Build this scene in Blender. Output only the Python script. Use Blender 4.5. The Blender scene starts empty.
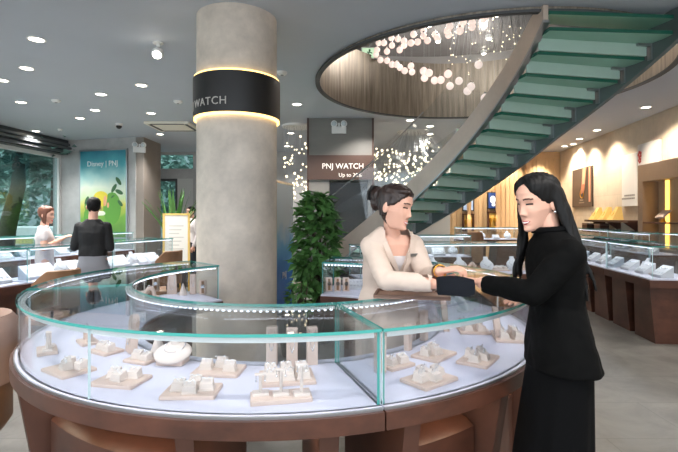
import bpy, bmesh, math, random
from mathutils import Vector, Matrix, noise
V = Vector
PI = math.pi
rnd = random.Random(11)
SC = bpy.context.scene
COL = SC.collection
F, CX, Y0, H = 460.0, 339.0, 216.0, 1.5      # focal length in pixels, principal column, horizon row, eye height


def P(u, v, d):
    """the place at distance d that the photograph shows at (u, v)"""
    return V(((u - CX) / F * d, d, H - (v - Y0) / F * d))


def on_z(u, v, z):
    return P(u, v, (H - z) * F / (v - Y0))


def lin(c):
    if isinstance(c, str):
        c = c.lstrip('#')
        c = [int(c[i:i + 2], 16) / 255 for i in (0, 2, 4)]
    return [x / 12.92 if x <= .04045 else ((x + .055) / 1.055) ** 2.4 for x in c]


ORD = ['nearest', 'second', 'third', 'fourth', 'fifth', 'sixth', 'seventh', 'eighth', 'ninth', 'tenth', 'eleventh',
       'twelfth', 'thirteenth', 'fourteenth', 'fifteenth', 'sixteenth', 'seventeenth', 'eighteenth', 'nineteenth', 'twentieth']

# ------------------------------------------------------------------ materials
MATS = {}


def mat(name, col, rough=.5, metal=0., var=None, bump=None, spec=.5, emit=0., stretch=None, coat=0., trans=0., alpha=1.):
    """procedural principled material; var=(scale, amount) mottles the colour, bump=(scale, strength)"""
    m = bpy.data.materials.new(name)
    m.use_nodes = True
    nt = m.node_tree
    b = nt.nodes['Principled BSDF']
    c = lin(col)
    b.inputs['Base Color'].default_value = (*c, 1)
    b.inputs['Roughness'].default_value = rough
    b.inputs['Metallic'].default_value = metal
    b.inputs['Specular IOR Level'].default_value = spec
    b.inputs['Coat Weight'].default_value = coat
    b.inputs['Transmission Weight'].default_value = trans
    b.inputs['Alpha'].default_value = alpha
    if emit:
        b.inputs['Emission Color'].default_value = (*c, 1)
        b.inputs['Emission Strength'].default_value = emit
    if var or bump:
        tc = nt.nodes.new('ShaderNodeTexCoord')
        mp = nt.nodes.new('ShaderNodeMapping')
        nt.links.new(tc.outputs['Object'], mp.inputs[0])
        if stretch:
            mp.inputs['Scale'].default_value = stretch
    if var:
        n = nt.nodes.new('ShaderNodeTexNoise')
        n.inputs['Scale'].default_value = var[0]
        n.inputs['Detail'].default_value = 6
        n.inputs['Roughness'].default_value = .65
        nt.links.new(mp.outputs[0], n.inputs['Vector'])
        r = nt.nodes.new('ShaderNodeValToRGB')
        a = var[1]
        r.color_ramp.elements[0].position = .3
        r.color_ramp.elements[1].position = .7
        r.color_ramp.elements[0].color = (*[x * (1 - a) for x in c], 1)
        r.color_ramp.elements[1].color = (*[min(1, x * (1 + a)) for x in c], 1)
        nt.links.new(n.outputs[0], r.inputs[0])
        nt.links.new(r.outputs[0], b.inputs['Base Color'])
    if bump:
        n = nt.nodes.new('ShaderNodeTexNoise')
        n.inputs['Scale'].default_value = bump[0]
        n.inputs['Detail'].default_value = 4
        nt.links.new(mp.outputs[0], n.inputs['Vector'])
        bp = nt.nodes.new('ShaderNodeBump')
        bp.inputs['Strength'].default_value = bump[1]
        bp.inputs['Distance'].default_value = .01
        nt.links.new(n.outputs[0], bp.inputs['Height'])
        nt.links.new(bp.outputs[0], b.inputs['Normal'])
    MATS[name] = m
    return m


def glass(name, tint, refl=.05, edge=.75, rough=0.0):
    """thin clear sheet: passes light straight through and mirrors more at grazing angles"""
    m = bpy.data.materials.new(name)
    m.use_nodes = True
    nt = m.node_tree
    nt.nodes.clear()
    out = nt.nodes.new('ShaderNodeOutputMaterial')
    tr = nt.nodes.new('ShaderNodeBsdfTransparent')
    tr.inputs[0].default_value = (*lin(tint), 1)
    gl = nt.nodes.new('ShaderNodeBsdfGlossy')
    gl.inputs['Roughness'].default_value = rough
    lw = nt.nodes.new('ShaderNodeLayerWeight')
    lw.inputs[0].default_value = .5
    pw = nt.nodes.new('ShaderNodeMath')
    pw.operation = 'POWER'
    pw.inputs[1].default_value = 4.5
    mr = nt.nodes.new('ShaderNodeMapRange')
    mr.inputs[3].default_value = refl
    mr.inputs[4].default_value = edge
    mx = nt.nodes.new('ShaderNodeMixShader')
    nt.links.new(lw.outputs['Facing'], pw.inputs[0])
    nt.links.new(pw.outputs[0], mr.inputs[0])
    nt.links.new(mr.outputs[0], mx.inputs[0])
    nt.links.new(tr.outputs[0], mx.inputs[1])
    nt.links.new(gl.outputs[0], mx.inputs[2])
    nt.links.new(mx.outputs[0], out.inputs[0])
    MATS[name] = m
    return m


def tiles(name, c1, c2, mortar, w, h, rough, var=.12, bumpy=.0, msize=.004, nscale=3.0, spec=.5, axes='XY', offset=.5):
    """stone slabs: brick texture joints over a mottled stone"""
    m = bpy.data.materials.new(name)
    m.use_nodes = True
    nt = m.node_tree
    b = nt.nodes['Principled BSDF']
    b.inputs['Roughness'].default_value = rough
    b.inputs['Specular IOR Level'].default_value = spec
    tc = nt.nodes.new('ShaderNodeTexCoord')
    src = tc.outputs['Object']
    if axes != 'XY':
        sp = nt.nodes.new('ShaderNodeSeparateXYZ')
        cb = nt.nodes.new('ShaderNodeCombineXYZ')
        nt.links.new(src, sp.inputs[0])
        nt.links.new(sp.outputs[axes[0]], cb.inputs[0])
        nt.links.new(sp.outputs[axes[1]], cb.inputs[1])
        src2 = cb.outputs[0]
    else:
        src2 = src
    br = nt.nodes.new('ShaderNodeTexBrick')
    br.inputs['Scale'].default_value = 1
    br.inputs['Brick Width'].default_value = w
    br.inputs['Row Height'].default_value = h
    br.inputs['Mortar Size'].default_value = msize
    br.inputs['Color1'].default_value = (*lin(c1), 1)
    br.inputs['Color2'].default_value = (*lin(c2), 1)
    br.inputs['Mortar'].default_value = (*lin(mortar), 1)
    br.offset = offset
    nt.links.new(src2, br.inputs['Vector'])
    n = nt.nodes.new('ShaderNodeTexNoise')
    n.inputs['Scale'].default_value = nscale
    n.inputs['Detail'].default_value = 8
    n.inputs['Roughness'].default_value = .68
    n.inputs['Distortion'].default_value = .6
    nt.links.new(src, n.inputs['Vector'])
    r = nt.nodes.new('ShaderNodeMapRange')
    r.inputs[1].default_value = .3
    r.inputs[2].default_value = .7
    r.inputs[3].default_value = 1 - var
    r.inputs[4].default_value = 1 + var
    nt.links.new(n.outputs[0], r.inputs[0])
    mx = nt.nodes.new('ShaderNodeVectorMath')
    mx.operation = 'SCALE'
    nt.links.new(br.outputs['Color'], mx.inputs[0])
    nt.links.new(r.outputs[0], mx.inputs['Scale'])
    nt.links.new(mx.outputs[0], b.inputs['Base Color'])
    MATS[name] = m
    return m


# ------------------------------------------------------------------ mesh building
WM = {}          # world matrix of every thing and part built so far


class MB:
    def __init__(s):
        s.v, s.f, s.m = [], [], []

    def add(s, vs, fs, mi=0, M=None):
        o = len(s.v)
        s.v += [(M @ V(p)) if M else V(p) for p in vs]
        s.f += [tuple(i + o for i in f) for f in fs]
        s.m += [mi] * len(fs) if isinstance(mi, int) else list(mi)
        return s

    def hexa(s, b, t, mi=0, M=None):
        return s.add(list(b) + list(t), [(3, 2, 1, 0), (4, 5, 6, 7), (0, 1, 5, 4), (1, 2, 6, 5), (2, 3, 7, 6), (3, 0, 4, 7)], mi, M)

    def box(s, x0, x1, y0, y1, z0, z1, mi=0, M=None):
        q = [(x0, y0), (x1, y0), (x1, y1), (x0, y1)]
        return s.hexa([(*p, z0) for p in q], [(*p, z1) for p in q], mi, M)

    def bev(s, x0, x1, y0, y1, z0, z1, c, mi=0, M=None):
        """box with chamfered upright and top edges"""
        q = lambda k: [(x0 + k, y0 + c), (x0 + c, y0 + k), (x1 - c, y0 + k), (x1 - k, y0 + c), (x1 - k, y1 - c), (x1 - c, y1 - k), (x0 + c, y1 - k), (x0 + k, y1 - c)]
        rings = [[(*p, z0) for p in q(0)], [(*p, z1 - c) for p in q(0)], [(*p, z1) for p in q(c * .6)]]
        return s.loft(rings, mi, M)

    def loft(s, rings, mi=0, M=None, closed=True, cap=True):
        n = len(rings[0])
        vs = [p for r in rings for p in r]
        fs = []
        k = n if closed else n - 1
        for i in range(len(rings) - 1):
            for j in range(k):
                j2 = (j + 1) % n
                fs.append((i * n + j, i * n + j2, (i + 1) * n + j2, (i + 1) * n + j))
        if cap and closed:
            fs.append(tuple(reversed(range(n))))
            fs.append(tuple((len(rings) - 1) * n + j for j in range(n)))
        return s.add(vs, fs, mi, M)

    def tube(s, pts, r, n=8, mi=0, closed=False, M=None):
        pts = [V(p) for p in pts]
        k = len(pts)
        rs = r if isinstance(r, (list, tuple)) else [r] * k
        t0 = (pts[1] - pts[0]).normalized()
        a = V((0, 0, 1)) if abs(t0.z) < .9 else V((1, 0, 0))
        u = t0.cross(a).normalized()
        rings = []
        for i in range(k):
            if closed:
                t = pts[(i + 1) % k] - pts[i - 1]
            else:
                t = pts[min(i + 1, k - 1)] - pts[max(i - 1, 0)]
            t.normalize()
            u = (u - t * u.dot(t)).normalized()
            w = t.cross(u)
            rings.append([pts[i] + (u * math.cos(2 * PI * j / n) + w * math.sin(2 * PI * j / n)) * rs[i] for j in range(n)])
        if closed:
            rings.append(rings[0])
        return s.loft(rings, mi, M, cap=not closed)

    def lathe(s, prof, n=24, mi=0, M=None, sy=1.):
        rings = [[(max(r, 1e-4) * math.cos(2 * PI * j / n), max(r, 1e-4) * sy * math.sin(2 * PI * j / n), z) for j in range(n)] for r, z in prof]
        return s.loft(rings, mi, M)

    def ell(s, c, r, n=16, m=10, mi=0, M=None, R=None):
        if not isinstance(r, (tuple, list, Vector)):
            r = (r, r, r)
        c = V(c)
        rings = []
        for i in range(m + 1):
            a = -PI / 2 + PI * i / m
            k = max(math.cos(a), 1e-3)
            ring = []
            for j in range(n):
                p = V((r[0] * k * math.cos(2 * PI * j / n), r[1] * k * math.sin(2 * PI * j / n), r[2] * math.sin(a)))
                ring.append(c + ((R @ p) if R else p))
            rings.append(ring)
        return s.loft(rings, mi, M)

    def prism(s, poly, y0, y1, mi=0, M=None):
        """outline in (x, z), extruded along y"""
        return s.loft([[(x, y0, z) for x, z in poly], [(x, y1, z) for x, z in poly]], mi, M)

    def slab(s, poly, z0, z1, mi=0, M=None):
        """outline in (x, y), extruded along z"""
        return s.loft([[(x, y, z0) for x, y in poly], [(x, y, z1) for x, y in poly]], mi, M)

    def sector(s, c, r0, r1, a0, a1, z0, z1, n=None, mi=0, medge=None, zf=None):
        """curved block between two radii and two angles (degrees); medge = material of its edges.
        """
        n = n or max(2, int(abs(a1 - a0) / 3))
        vs, fs, ms = [], [], []
        e = mi if medge is None else medge
        for i in range(n + 1):
            d = a0 + (a1 - a0) * i / n
            a = math.radians(d)
            dz = zf(d) if zf else 0
            for r, z in ((r0, z0), (r1, z0), (r1, z1), (r0, z1)):
                vs.append((c[0] + r * math.cos(a), c[1] + r * math.sin(a), z + dz))
        flat = (r1 - r0) > (z1 - z0)
        for i in range(n):
            o, p = 4 * i, 4 * i + 4
            for k in range(4):
                k2 = (k + 1) % 4
                fs.append((o + k, o + k2, p + k2, p + k))
                face = (k in (0, 2)) if flat else (k in (1, 3))
                ms.append(mi if face else e)
        fs += [(3, 2, 1, 0), tuple(4 * n + k for k in range(4))]
        ms += [e, e]
        return s.add(vs, fs, ms)

    def pane(s, x0, x1, y0, y1, z0, z1, M=None):
        """flat glass sheet: clear big faces (material 0), green cut edges (material 1)"""
        d = (x1 - x0, y1 - y0, z1 - z0)
        k = d.index(min(d))
        big = {0: (3, 5), 1: (2, 4), 2: (0, 1)}[k]
        q = [(x0, y0), (x1, y0), (x1, y1), (x0, y1)]
        vs = [(*p, z0) for p in q] + [(*p, z1) for p in q]
        fs = [(3, 2, 1, 0), (4, 5, 6, 7), (0, 1, 5, 4), (1, 2, 6, 5), (2, 3, 7, 6), (3, 0, 4, 7)]
        return s.add(vs, fs, [0 if i in big else 1 for i in range(6)], M)

    def mesh(s, name, mats, smooth=False, off=None, inv=None):
        me = bpy.data.meshes.new(name)
        vs = s.v
        if inv is not None:
            vs = [inv @ p for p in vs]
        if off is not None:
            vs = [p - off for p in vs]
        me.from_pydata([tuple(p) for p in vs], [], s.f)
        for m in (mats if isinstance(mats, (list, tuple)) else [mats]):
            me.materials.append(m)
        me.polygons.foreach_set('material_index', s.m)
        bm = bmesh.new()
        bm.from_mesh(me)
        bmesh.ops.recalc_face_normals(bm, faces=bm.faces)
        bm.to_mesh(me)
        bm.free()
        if smooth:
            me.polygons.foreach_set('use_smooth', [True] * len(me.polygons))
            if smooth != 'all':
                try:
                    me.set_sharp_from_angle(angle=math.radians(smooth if smooth is not True else 40))
                except Exception:
                    pass
        me.update()
        return me

    def build(s, name, mats, parent=None, smooth=False, local=False):
        if parent is None:
            xs = [p.x for p in s.v]; ys = [p.y for p in s.v]; zs = [p.z for p in s.v]
            off = V(((min(xs) + max(xs)) / 2, (min(ys) + max(ys)) / 2, min(zs)))
            me = s.mesh(name, mats, smooth, off)
            o = bpy.data.objects.new(name, me)
            o.location = off
            WM[o] = Matrix.Translation(off)
        else:
            inv = None if local else WM[parent].inverted()
            me = s.mesh(name, mats, smooth, None, inv)
            o = bpy.data.objects.new(name, me)
            o.parent = parent
            WM[o] = WM[parent].copy()
        COL.objects.link(o)
        return o


def put(me, name, parent):
    """link a finished mesh (world coordinates) as a part"""
    me.transform(WM[parent].inverted())
    o = bpy.data.objects.new(name, me)
    o.parent = parent
    WM[o] = WM[parent].copy()
    COL.objects.link(o)
    return o


def tag(o, label, cat, group=None):
    o['label'] = label
    o['category'] = cat
    if group:
        o['group'] = group
    return o


def thing(name, label, cat, loc=(0, 0, 0), rz=0., group=None):
    o = bpy.data.objects.new(name, None)
    o.empty_display_size = .1
    o.location = loc
    o.rotation_euler = (0, 0, rz)
    WM[o] = Matrix.Translation(V(loc)) @ Matrix.Rotation(rz, 4, 'Z')
    COL.objects.link(o)
    return tag(o, label, cat, group)


def struct(o):
    o['kind'] = 'structure'
    return o


KIDS = {}


def kids(o):
    return [c for c in WM if c.parent == o]


def dup(o, loc, rz, label, group=None, scale=1.):
    """copy a thing, its parts and their sub-parts"""
    c = o.copy()
    COL.objects.link(c)
    c.location = loc
    c.rotation_euler = (0, 0, rz)
    if scale != 1.:
        c.scale = (scale,) * 3
    c['label'] = label
    if group:
        c['group'] = group
    if o not in KIDS:
        KIDS[o] = [(k, kids(k)) for k in kids(o)]
    for k, gs in KIDS[o]:
        d = k.copy(); d.parent = c; COL.objects.link(d)
        for g in gs:
            e = g.copy(); e.parent = d; COL.objects.link(e)
    return c


def text_mesh(txt, size, depth=.004, align='CENTER', spacing=1.0):
    """lettering in the x-z plane facing -y"""
    cu = bpy.data.curves.new('lettering', 'FONT')
    cu.body = txt
    cu.size = size
    cu.align_x = align
    cu.align_y = 'CENTER'
    cu.extrude = depth / 2
    cu.space_character = spacing
    cu.resolution_u = 3
    o = bpy.data.objects.new('lettering', cu)
    COL.objects.link(o)
    dg = bpy.context.evaluated_depsgraph_get()
    me = bpy.data.meshes.new_from_object(o.evaluated_get(dg))
    bpy.data.objects.remove(o)
    mb = MB()
    mb.add([(v.co.x, -v.co.z, v.co.y) for v in me.vertices], [tuple(p.vertices) for p in me.polygons])
    bpy.data.meshes.remove(me)
    return mb


def spot(name, loc, power, col=(1, 1, 1), size=.06, angle=120, blend=.6, target=None):
    l = bpy.data.lights.new(name, 'SPOT')
    l.energy = power
    l.color = col
    l.shadow_soft_size = size
    l.spot_size = math.radians(angle)
    l.spot_blend = blend
    o = bpy.data.objects.new(name, l)
    o.location = loc
    if target is not None:
        o.rotation_euler = (V(target) - V(loc)).to_track_quat('-Z', 'Y').to_euler()
    COL.objects.link(o)
    return o


def area(name, loc, target, sx, sy, power, col=(1, 1, 1), roll=None):
    l = bpy.data.lights.new(name, 'AREA')
    l.shape = 'RECTANGLE'
    l.size, l.size_y = sx, sy
    l.energy = power
    l.color = col
    o = bpy.data.objects.new(name, l)
    o.location = loc
    o.rotation_euler = (V(target) - V(loc)).to_track_quat('-Z', 'Y').to_euler()
    if roll is not None:
        o.rotation_euler.rotate_axis('Z', roll)
    COL.objects.link(o)
    return o


def point(name, loc, power, col=(1, 1, 1), size=.05):
    l = bpy.data.lights.new(name, 'POINT')
    l.energy = power
    l.color = col
    l.shadow_soft_size = size
    o = bpy.data.objects.new(name, l)
    o.location = loc
    COL.objects.link(o)
    return o


# ------------------------------------------------------------------ the palette
ceil_m = mat('ceiling_paint', '#bac2cc', .7, var=(.6, .03))
floor_m = tiles('floor_stone', '#74706a', '#7c7872', '#625f59', 1.2, .6, .3, .34, msize=.003, nscale=2.2)
plaster = mat('grey_plaster', '#b3b2b1', .75, var=(2.2, .14), bump=(14, .06))
concrete = mat('column_concrete', '#c9bcae', .55, var=(2.4, .24), bump=(18, .08))
greywall = mat('grey_wall', '#8f908f', .6, var=(1.2, .05))
darkgrey = mat('dark_grey', '#4a4b4c', .6)
travertine = tiles('travertine', '#cbbda9', '#c4b5a0', '#ad9e8c', 1.0, .5, .55, .1, msize=.003, nscale=4, axes='YZ')
wood_light = mat('light_oak', '#c2a07a', .5, var=(3, .08), stretch=(6, 6, .6))
wood_slat = mat('oak_slat', '#cfae86', .5, var=(3, .06), stretch=(6, 6, .6))
wood_brown = mat('brown_veneer', '#4c2d21', .42, var=(3.2, .45), stretch=(1, 1, 1.6), spec=.4)
wood_brown2 = mat('walnut_side', '#4d3025', .5, var=(3, .25), stretch=(1, 1, .6), spec=.4)
bronze = mat('bronze_panel', '#aa9e8f', .34, .8, var=(2.0, .45), stretch=(9, 9, .5))  # stretched noise paints vertical reflection streaks into the bronze colour
bronze_dk = mat('bronze_frame', '#8a7767', .4, .4, var=(2, .08))
bronze_warm = mat('brushed_copper', '#cdbbab', .36, .25, var=(2, .12))
steel = mat('satin_steel', '#a9aaac', .28, .9)
steel_dk = mat('dark_steel', '#697371', .4, .6, var=(2, .15))
chrome = mat('chrome', '#d7d8da', .12, 1.)
black_p = mat('black_panel', '#1b1817', .4)
white_p = mat('white_plastic', '#e6e6e4', .45)
white_deck = mat('white_deck', '#c6c5d4', .4)
cream = mat('cream_leatherette', '#c8b1a3', .6, var=(8, .04))
cream2 = mat('ivory_leatherette', '#cfc0b6', .6)
white_sat = mat('white_satin', '#c8c8cb', .5)
silver = mat('silver_jewel', '#e8e8ea', .12, 1.)
gold = mat('gold_leaf', '#d8a440', .3, .9)
gold_pad = mat('gold_satin', '#d9b76a', .5, .2)
led = mat('led_light', '#eaf0ff', .4, emit=3.)
lamp_w = mat('lamp_light', '#fff2e0', .4, emit=8.)
glow_y = mat('warm_led_light', '#ffd27a', .4, emit=2.0)
glow_gold = mat('amber_led_light', '#ffc65a', .4, emit=1.6)
bulb_m = mat('bulb_light', '#ffedc8', .4, emit=1.7)
g_clear = glass('clear_glass', '#f8fafb', .035, .6)
g_top = glass('showcase_glass', '#f5f8fa', .05, .75)
g_win = glass('window_glass', '#dbe8e8', .06, .7)
g_dark = glass('smoked_glass', '#8b908f', .08, .6)
g_edge = mat('green_glass_edge', '#3f9a92', .15, spec=.6)
g_edge_l = mat('pale_glass_edge', '#d2e6e8', .15, spec=.6)
riser_m = mat('frosted_pale_glass', '#9fb8ad', .4, var=(3, .06))
tread_m = mat('frosted_green_glass', '#86b5a2', .35, var=(3, .06))
tread_e = mat('green_tread_edge', '#1f5a49', .2)
black_cloth = mat('black_cloth', '#040404', .85, bump=(120, .1), spec=.12)
black_cloth2 = mat('black_skirt_cloth', '#040405', .85, bump=(90, .1), spec=.12)
velvet = mat('black_velvet', '#10131a', .85, spec=.2)
beige_cloth = mat('beige_cloth', '#d0bcae', .8, bump=(120, .08), spec=.25)
white_cloth = mat('white_cloth', '#cfc6c5', .8, bump=(60, .1))
grey_cloth = mat('grey_cloth', '#85868c', .8, bump=(60, .1))
black_shirt = mat('black_shirt_cloth', '#0a0a0d', .75, bump=(60, .1))
skin = mat('skin', '#dcaa94', .5, spec=.35)
lips_m = mat('lip_colour', '#b23f42', .4)
teeth_m = mat('teeth', '#f2ece6', .3)
brow_m = mat('brow_hair', '#4a3128', .8)
eye_m = mat('eye_dark', '#1d1412', .3)
hair_black = mat('black_hair', '#090707', .55, bump=(60, .25), spec=.25, stretch=(4, 4, .35))
hair_brown = mat('dark_brown_hair', '#2a1b16', .38, bump=(60, .25), stretch=(4, 4, .6))
hair_aub = mat('auburn_hair', '#6b3f2c', .45, bump=(60, .2))
leather_tan = mat('tan_leather', '#8a6547', .5, var=(6, .15))
leather_pink = mat('taupe_leather', '#a58778', .55, var=(4, .1))
leaf_m = mat('leaf_green', '#568545', .5, var=(3, .45))
leaf_d = mat('dark_leaf_green', '#64857a', .55, var=(2, .4))
bark = mat('bark', '#4d4238', .85, var=(8, .3), bump=(10, .5))
soil = mat('soil', '#3a2d22', .9)
pot_m = mat('dark_pot', '#3b3633', .5)
# ================================================================== the room
CZ = 3.52                                     # ceiling height
HC, HR = V((2.1, 6.85, 0)), 2.42              # the round opening in the ceiling


def wall_frame(p0, p1):
    """local x runs along the wall, local y points to its left"""
    d = V((p1[0] - p0[0], p1[1] - p0[1], 0))
    a = math.atan2(d.y, d.x)
    return Matrix.Translation(V((p0[0], p0[1], 0))) @ Matrix.Rotation(a, 4, 'Z'), d.length


struct(MB().box(-9.2, 8, -1.5, 14.9, -.12, 0).build('floor', floor_m))
gm = mat('pavement', '#8b8a84', .85, var=(1.5, .12))
struct(MB().box(-30, 12, -8, 40, -.3, -.13).build('ground', gm))

# ceiling with the round hole
x0, x1, y0, y1 = -9.2, 8, -1.5, 14.9
angs = sorted([2 * PI * i / 120 for i in range(120)] + [math.atan2(y - HC.y, x - HC.x) % (2 * PI) for x in (x0, x1) for y in (y0, y1)])
mb = MB()
vs, fs = [], []
for a in angs:
    c, s = math.cos(a), math.sin(a)
    t = min([(x1 - HC.x) / c if c > 1e-9 else 1e9, (x0 - HC.x) / c if c < -1e-9 else 1e9,
             (y1 - HC.y) / s if s > 1e-9 else 1e9, (y0 - HC.y) / s if s < -1e-9 else 1e9])
    for r in (HR, t):
        for z in (CZ, CZ + .24):
            vs.append((HC.x + c * r, HC.y + s * r, z))
n = len(angs)
for i in range(n):
    o, p = 4 * i, 4 * ((i + 1) % n)
    fs += [(o, o + 2, p + 2, p), (o + 1, p + 1, p + 3, o + 3), (o, p, p + 1, o + 1)]
mb.add(vs, fs)
struct(mb.build('ceiling', ceil_m))
# fascia of the opening and the floor above
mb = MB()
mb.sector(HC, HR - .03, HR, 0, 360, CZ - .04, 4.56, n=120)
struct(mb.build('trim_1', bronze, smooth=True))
mb = MB()
mb.sector(HC, HR - .035, HR + .03, 0, 360, CZ - .06, CZ - .035, n=120)
struct(mb.build('trim_2', darkgrey, smooth=True))
up_wall = mat('upper_wall', '#aaa6a3', .5, var=(1, .1))
up_ceil = mat('upper_ceiling', '#bab6b2', .16, .6, var=(1.4, .12))
mb = MB()
mb.sector(HC, 5.0, 5.1, 0, 360, CZ + .24, 5.72, n=72)
struct(mb.build('wall_upper', up_wall, smooth=True))
mb = MB()
mb.lathe([(0, 5.6), (5.05, 5.6), (5.05, 5.7), (0, 5.7)], 72, 0, Matrix.Translation(HC))
struct(mb.build('ceiling_upper', up_ceil))
for i, (u, v) in enumerate([(403.5, 28), (419, 26.7), (429, 26.4), (436, 20), (438, 42), (489, 39), (497, 16), (484, 61)]):
    p = P(u, v, 4.02 * F / (Y0 - v))
    if (p - HC).xy.length > 4.8:
        d = (p - HC).xy.normalized() * 4.8
        p = V((HC.x + d.x, HC.y + d.y, 0))
    t = thing('ceiling_lamp', f'bright round lamp on the upper ceiling, {ORD[i]} from the left'.replace('nearest', 'first'), 'lamp', (p.x, p.y, 5.52), 0, 'lamps on the upper floor ceiling')
    MB().lathe([(.05, .0), (.075, .01), (.08, .08), (.0, .08)], 16).build('housing', white_p, t, True, local=True)
    MB().lathe([(.0, -.02), (.04, -.012), (.055, .0), (.0, .004)], 16).build('diffuser', lamp_w, t, True, local=True)
    point('upper_lamp_light', (p.x - (p.x - HC.x) * .15, p.y - (p.y - HC.y) * .15, 5.2), 6, (1, .95, .9), .08)

# ---- right wall, back wall
pr0, pr1 = (4.88, -1.5), (7.02, 14.9)
RW, RL = wall_frame(pr0, pr1)                 # local y>0 is into the room
mb = MB(); mb.box(0, RL, -.2, 0, 0, CZ, 0, RW)
struct(mb.build('wall_right', travertine))


def rw(u, off=0.):
    """distance along, and depth of, the place on the right wall seen in column u, off metres in front of it"""
    k = (u - CX) / F
    # wall line: X = 4.88 + .1305 (Y + 1.5) - off
    Y = (4.88 + .1957 - off) / (k - .1305)
    return ((Y + 1.5) * 1.00848, Y)


mb = MB()
mb.box(-7.8, -6.4, 14.5, 14.7, 0, CZ)                      # left of the far glass door
mb.box(-6.4, -4.6, 14.5, 14.7, 2.68, 2.99)
mb.box(-6.4, -4.6, 14.5, 14.7, 3.44, CZ)
mb.box(-4.6, .9, 14.5, 14.7, 0, CZ)
struct(mb.build('wall_back_left', plaster))
pale = mat('pale_wall', '#b4b6b8', .6)
struct(MB().box(.9, 3.5, 14.5, 14.7, 0, CZ).build('wall_back_middle', pale))
mb = MB()
mb.box(3.5, 7.3, 14.5, 14.7, 0, CZ)
for i in range(24):                                       # fluted oak
    x = 3.56 + i * .14
    mb.box(x, x + .125, 14.47, 14.5, 0, 3.3)
struct(mb.build('wall_back_right', wood_slat))
for i, x in enumerate((4.05, 4.95, 5.9)):
    w = MB().box(x - .06, x + .06, 14.3, 14.44, 0, 3.4).build('pilaster', wood_light)
    tag(w, ['leftmost', 'middle', 'rightmost'][i] + ' oak upright standing against the slatted back wall', 'pilaster', 'oak uprights of the back wall')
# far glass door and the panels beside it
t = struct(MB().box(-6.4, -6.33, 14.55, 14.62, 0, 2.68).box(-5.18, -5.11, 14.55, 14.62, 0, 2.68).box(-6.33, -5.18, 14.55, 14.62, 2.6, 2.68).box(-6.33, -5.18, 14.55, 14.62, 0, .1).box(-5.78, -5.73, 14.55, 14.62, 0, 2.6).build('door_1', darkgrey))
mb = MB(); mb.pane(-6.33, -5.18, 14.57, 14.585, .1, 2.6)
mb.build('door_pane', [g_win, g_edge], t)
mb = MB().box(-1.1 - 4, -4.6, 14.52, 14.56, 0, 2.68)
struct(mb.build('wall_door_side', mat('white_panel', '#c9c9c6', .5)))
mb = MB(); mb.pane(-6.4, -4.6, 14.57, 14.585, 2.99, 3.44)
struct(mb.build('window_2', [g_win, g_edge]))

# ---- back-left plaster wall that carries the poster, and its return
LW, LL = wall_frame((-7.75, 12.47), (-5.2, 11.76))
mb = MB(); mb.box(0, LL, 0, .25, 0, CZ, 0, LW)
struct(mb.build('wall_left_back', plaster))
struct(MB().box(-5.2, -5.0, 11.78, 12.9, 0, CZ).build('wall_return', mat('taupe_wall', '#8f867e', .6, var=(2, .06))))

# ---- shop window on the left
W0, W1 = (-8.9, 0.0), (-7.55, 12.42)
WW, WL = wall_frame(W0, W1)
t = struct(MB().box(0, WL, -.06, .06, 0, .12, 0, WW).box(0, WL, -.06, .06, 3.05, 3.14, 0, WW).build('window_1', white_p))
mb = MB()
for k in range(6):
    x = k * (WL - .1) / 5
    mb.box(x, x + .09, -.06, .06, .12, 3.05, 0, WW)
mb.build('window_frame', white_p, t)
for k in range(5):
    a = k * (WL - .1) / 5
    mb = MB(); mb.pane(a + .09, a + (WL - .1) / 5, -.008, .008, .12, 3.05, WW)
    mb.build('window_pane', [g_win, g_edge], t)
mb = MB(); mb.box(0, WL, -.3, .1, 3.14, CZ, 0, WW)
struct(mb.build('trim_3', mat('shutter_box', '#3d4143', .5)))
mb = MB()
for k in range(3):
    mb.box(0, WL, -.36 - .05 * (k % 2), -.3, 3.17 + .1 * k, 3.23 + .1 * k, 0, WW)
struct(mb.build('trim_4', mat('shutter_rail', '#6d7173', .4, .3)))

# ---- what is seen outside
far = mat('far_greenery', '#42564a', .8, var=(.7, .4))


def leaf_cloud(mb, c, r, n, size, rd, mi=0, flat=.5):
    for _ in range(n):
        while True:
            q = V((rd.uniform(-1, 1), rd.uniform(-1, 1), rd.uniform(-1, 1)))
            if .35 < q.length < 1:
                break
        p = V(c) + V((q.x * r[0], q.y * r[1], q.z * r[2]))
        a = V((rd.gauss(0, 1), rd.gauss(0, 1), rd.gauss(0, flat))).normalized()
        b = a.cross(V((rd.gauss(0, 1), rd.gauss(0, 1), rd.gauss(0, 1)))).normalized()
        s = size * rd.uniform(.7, 1.3)
        nrm = a.cross(b) * s * .15
        mb.add([p, p + a * s * .5 + b * s * .28 + nrm, p + a * s, p + a * s * .5 - b * s * .28 + nrm], [(0, 1, 2), (0, 2, 3)], mi)


def tree(loc, h, r, label, lean=0., n=1500, seed=1):
    rd = random.Random(seed)
    t = thing('street_tree', label, 'tree', (loc[0], loc[1], -.13), 0, 'street trees outside the window')
    MB().tube([(0, 0, 0), (lean * .3, 0, h * .3), (lean * .8, .1, h * .6), (lean, 0, h)], [r, r * .85, r * .7, r * .4], 12).build('trunk', bark, t, True, local=True)
    mb = MB()
    for _ in range(6):
        leaf_cloud(mb, (lean + rd.uniform(-1.4, 1.4), rd.uniform(-1.4, 1.4), h + rd.uniform(-1.2, .8)), (1.5, 1.5, 1.1), n // 6, .3, rd)
    mb.build('foliage', leaf_d, t, local=True)


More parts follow.
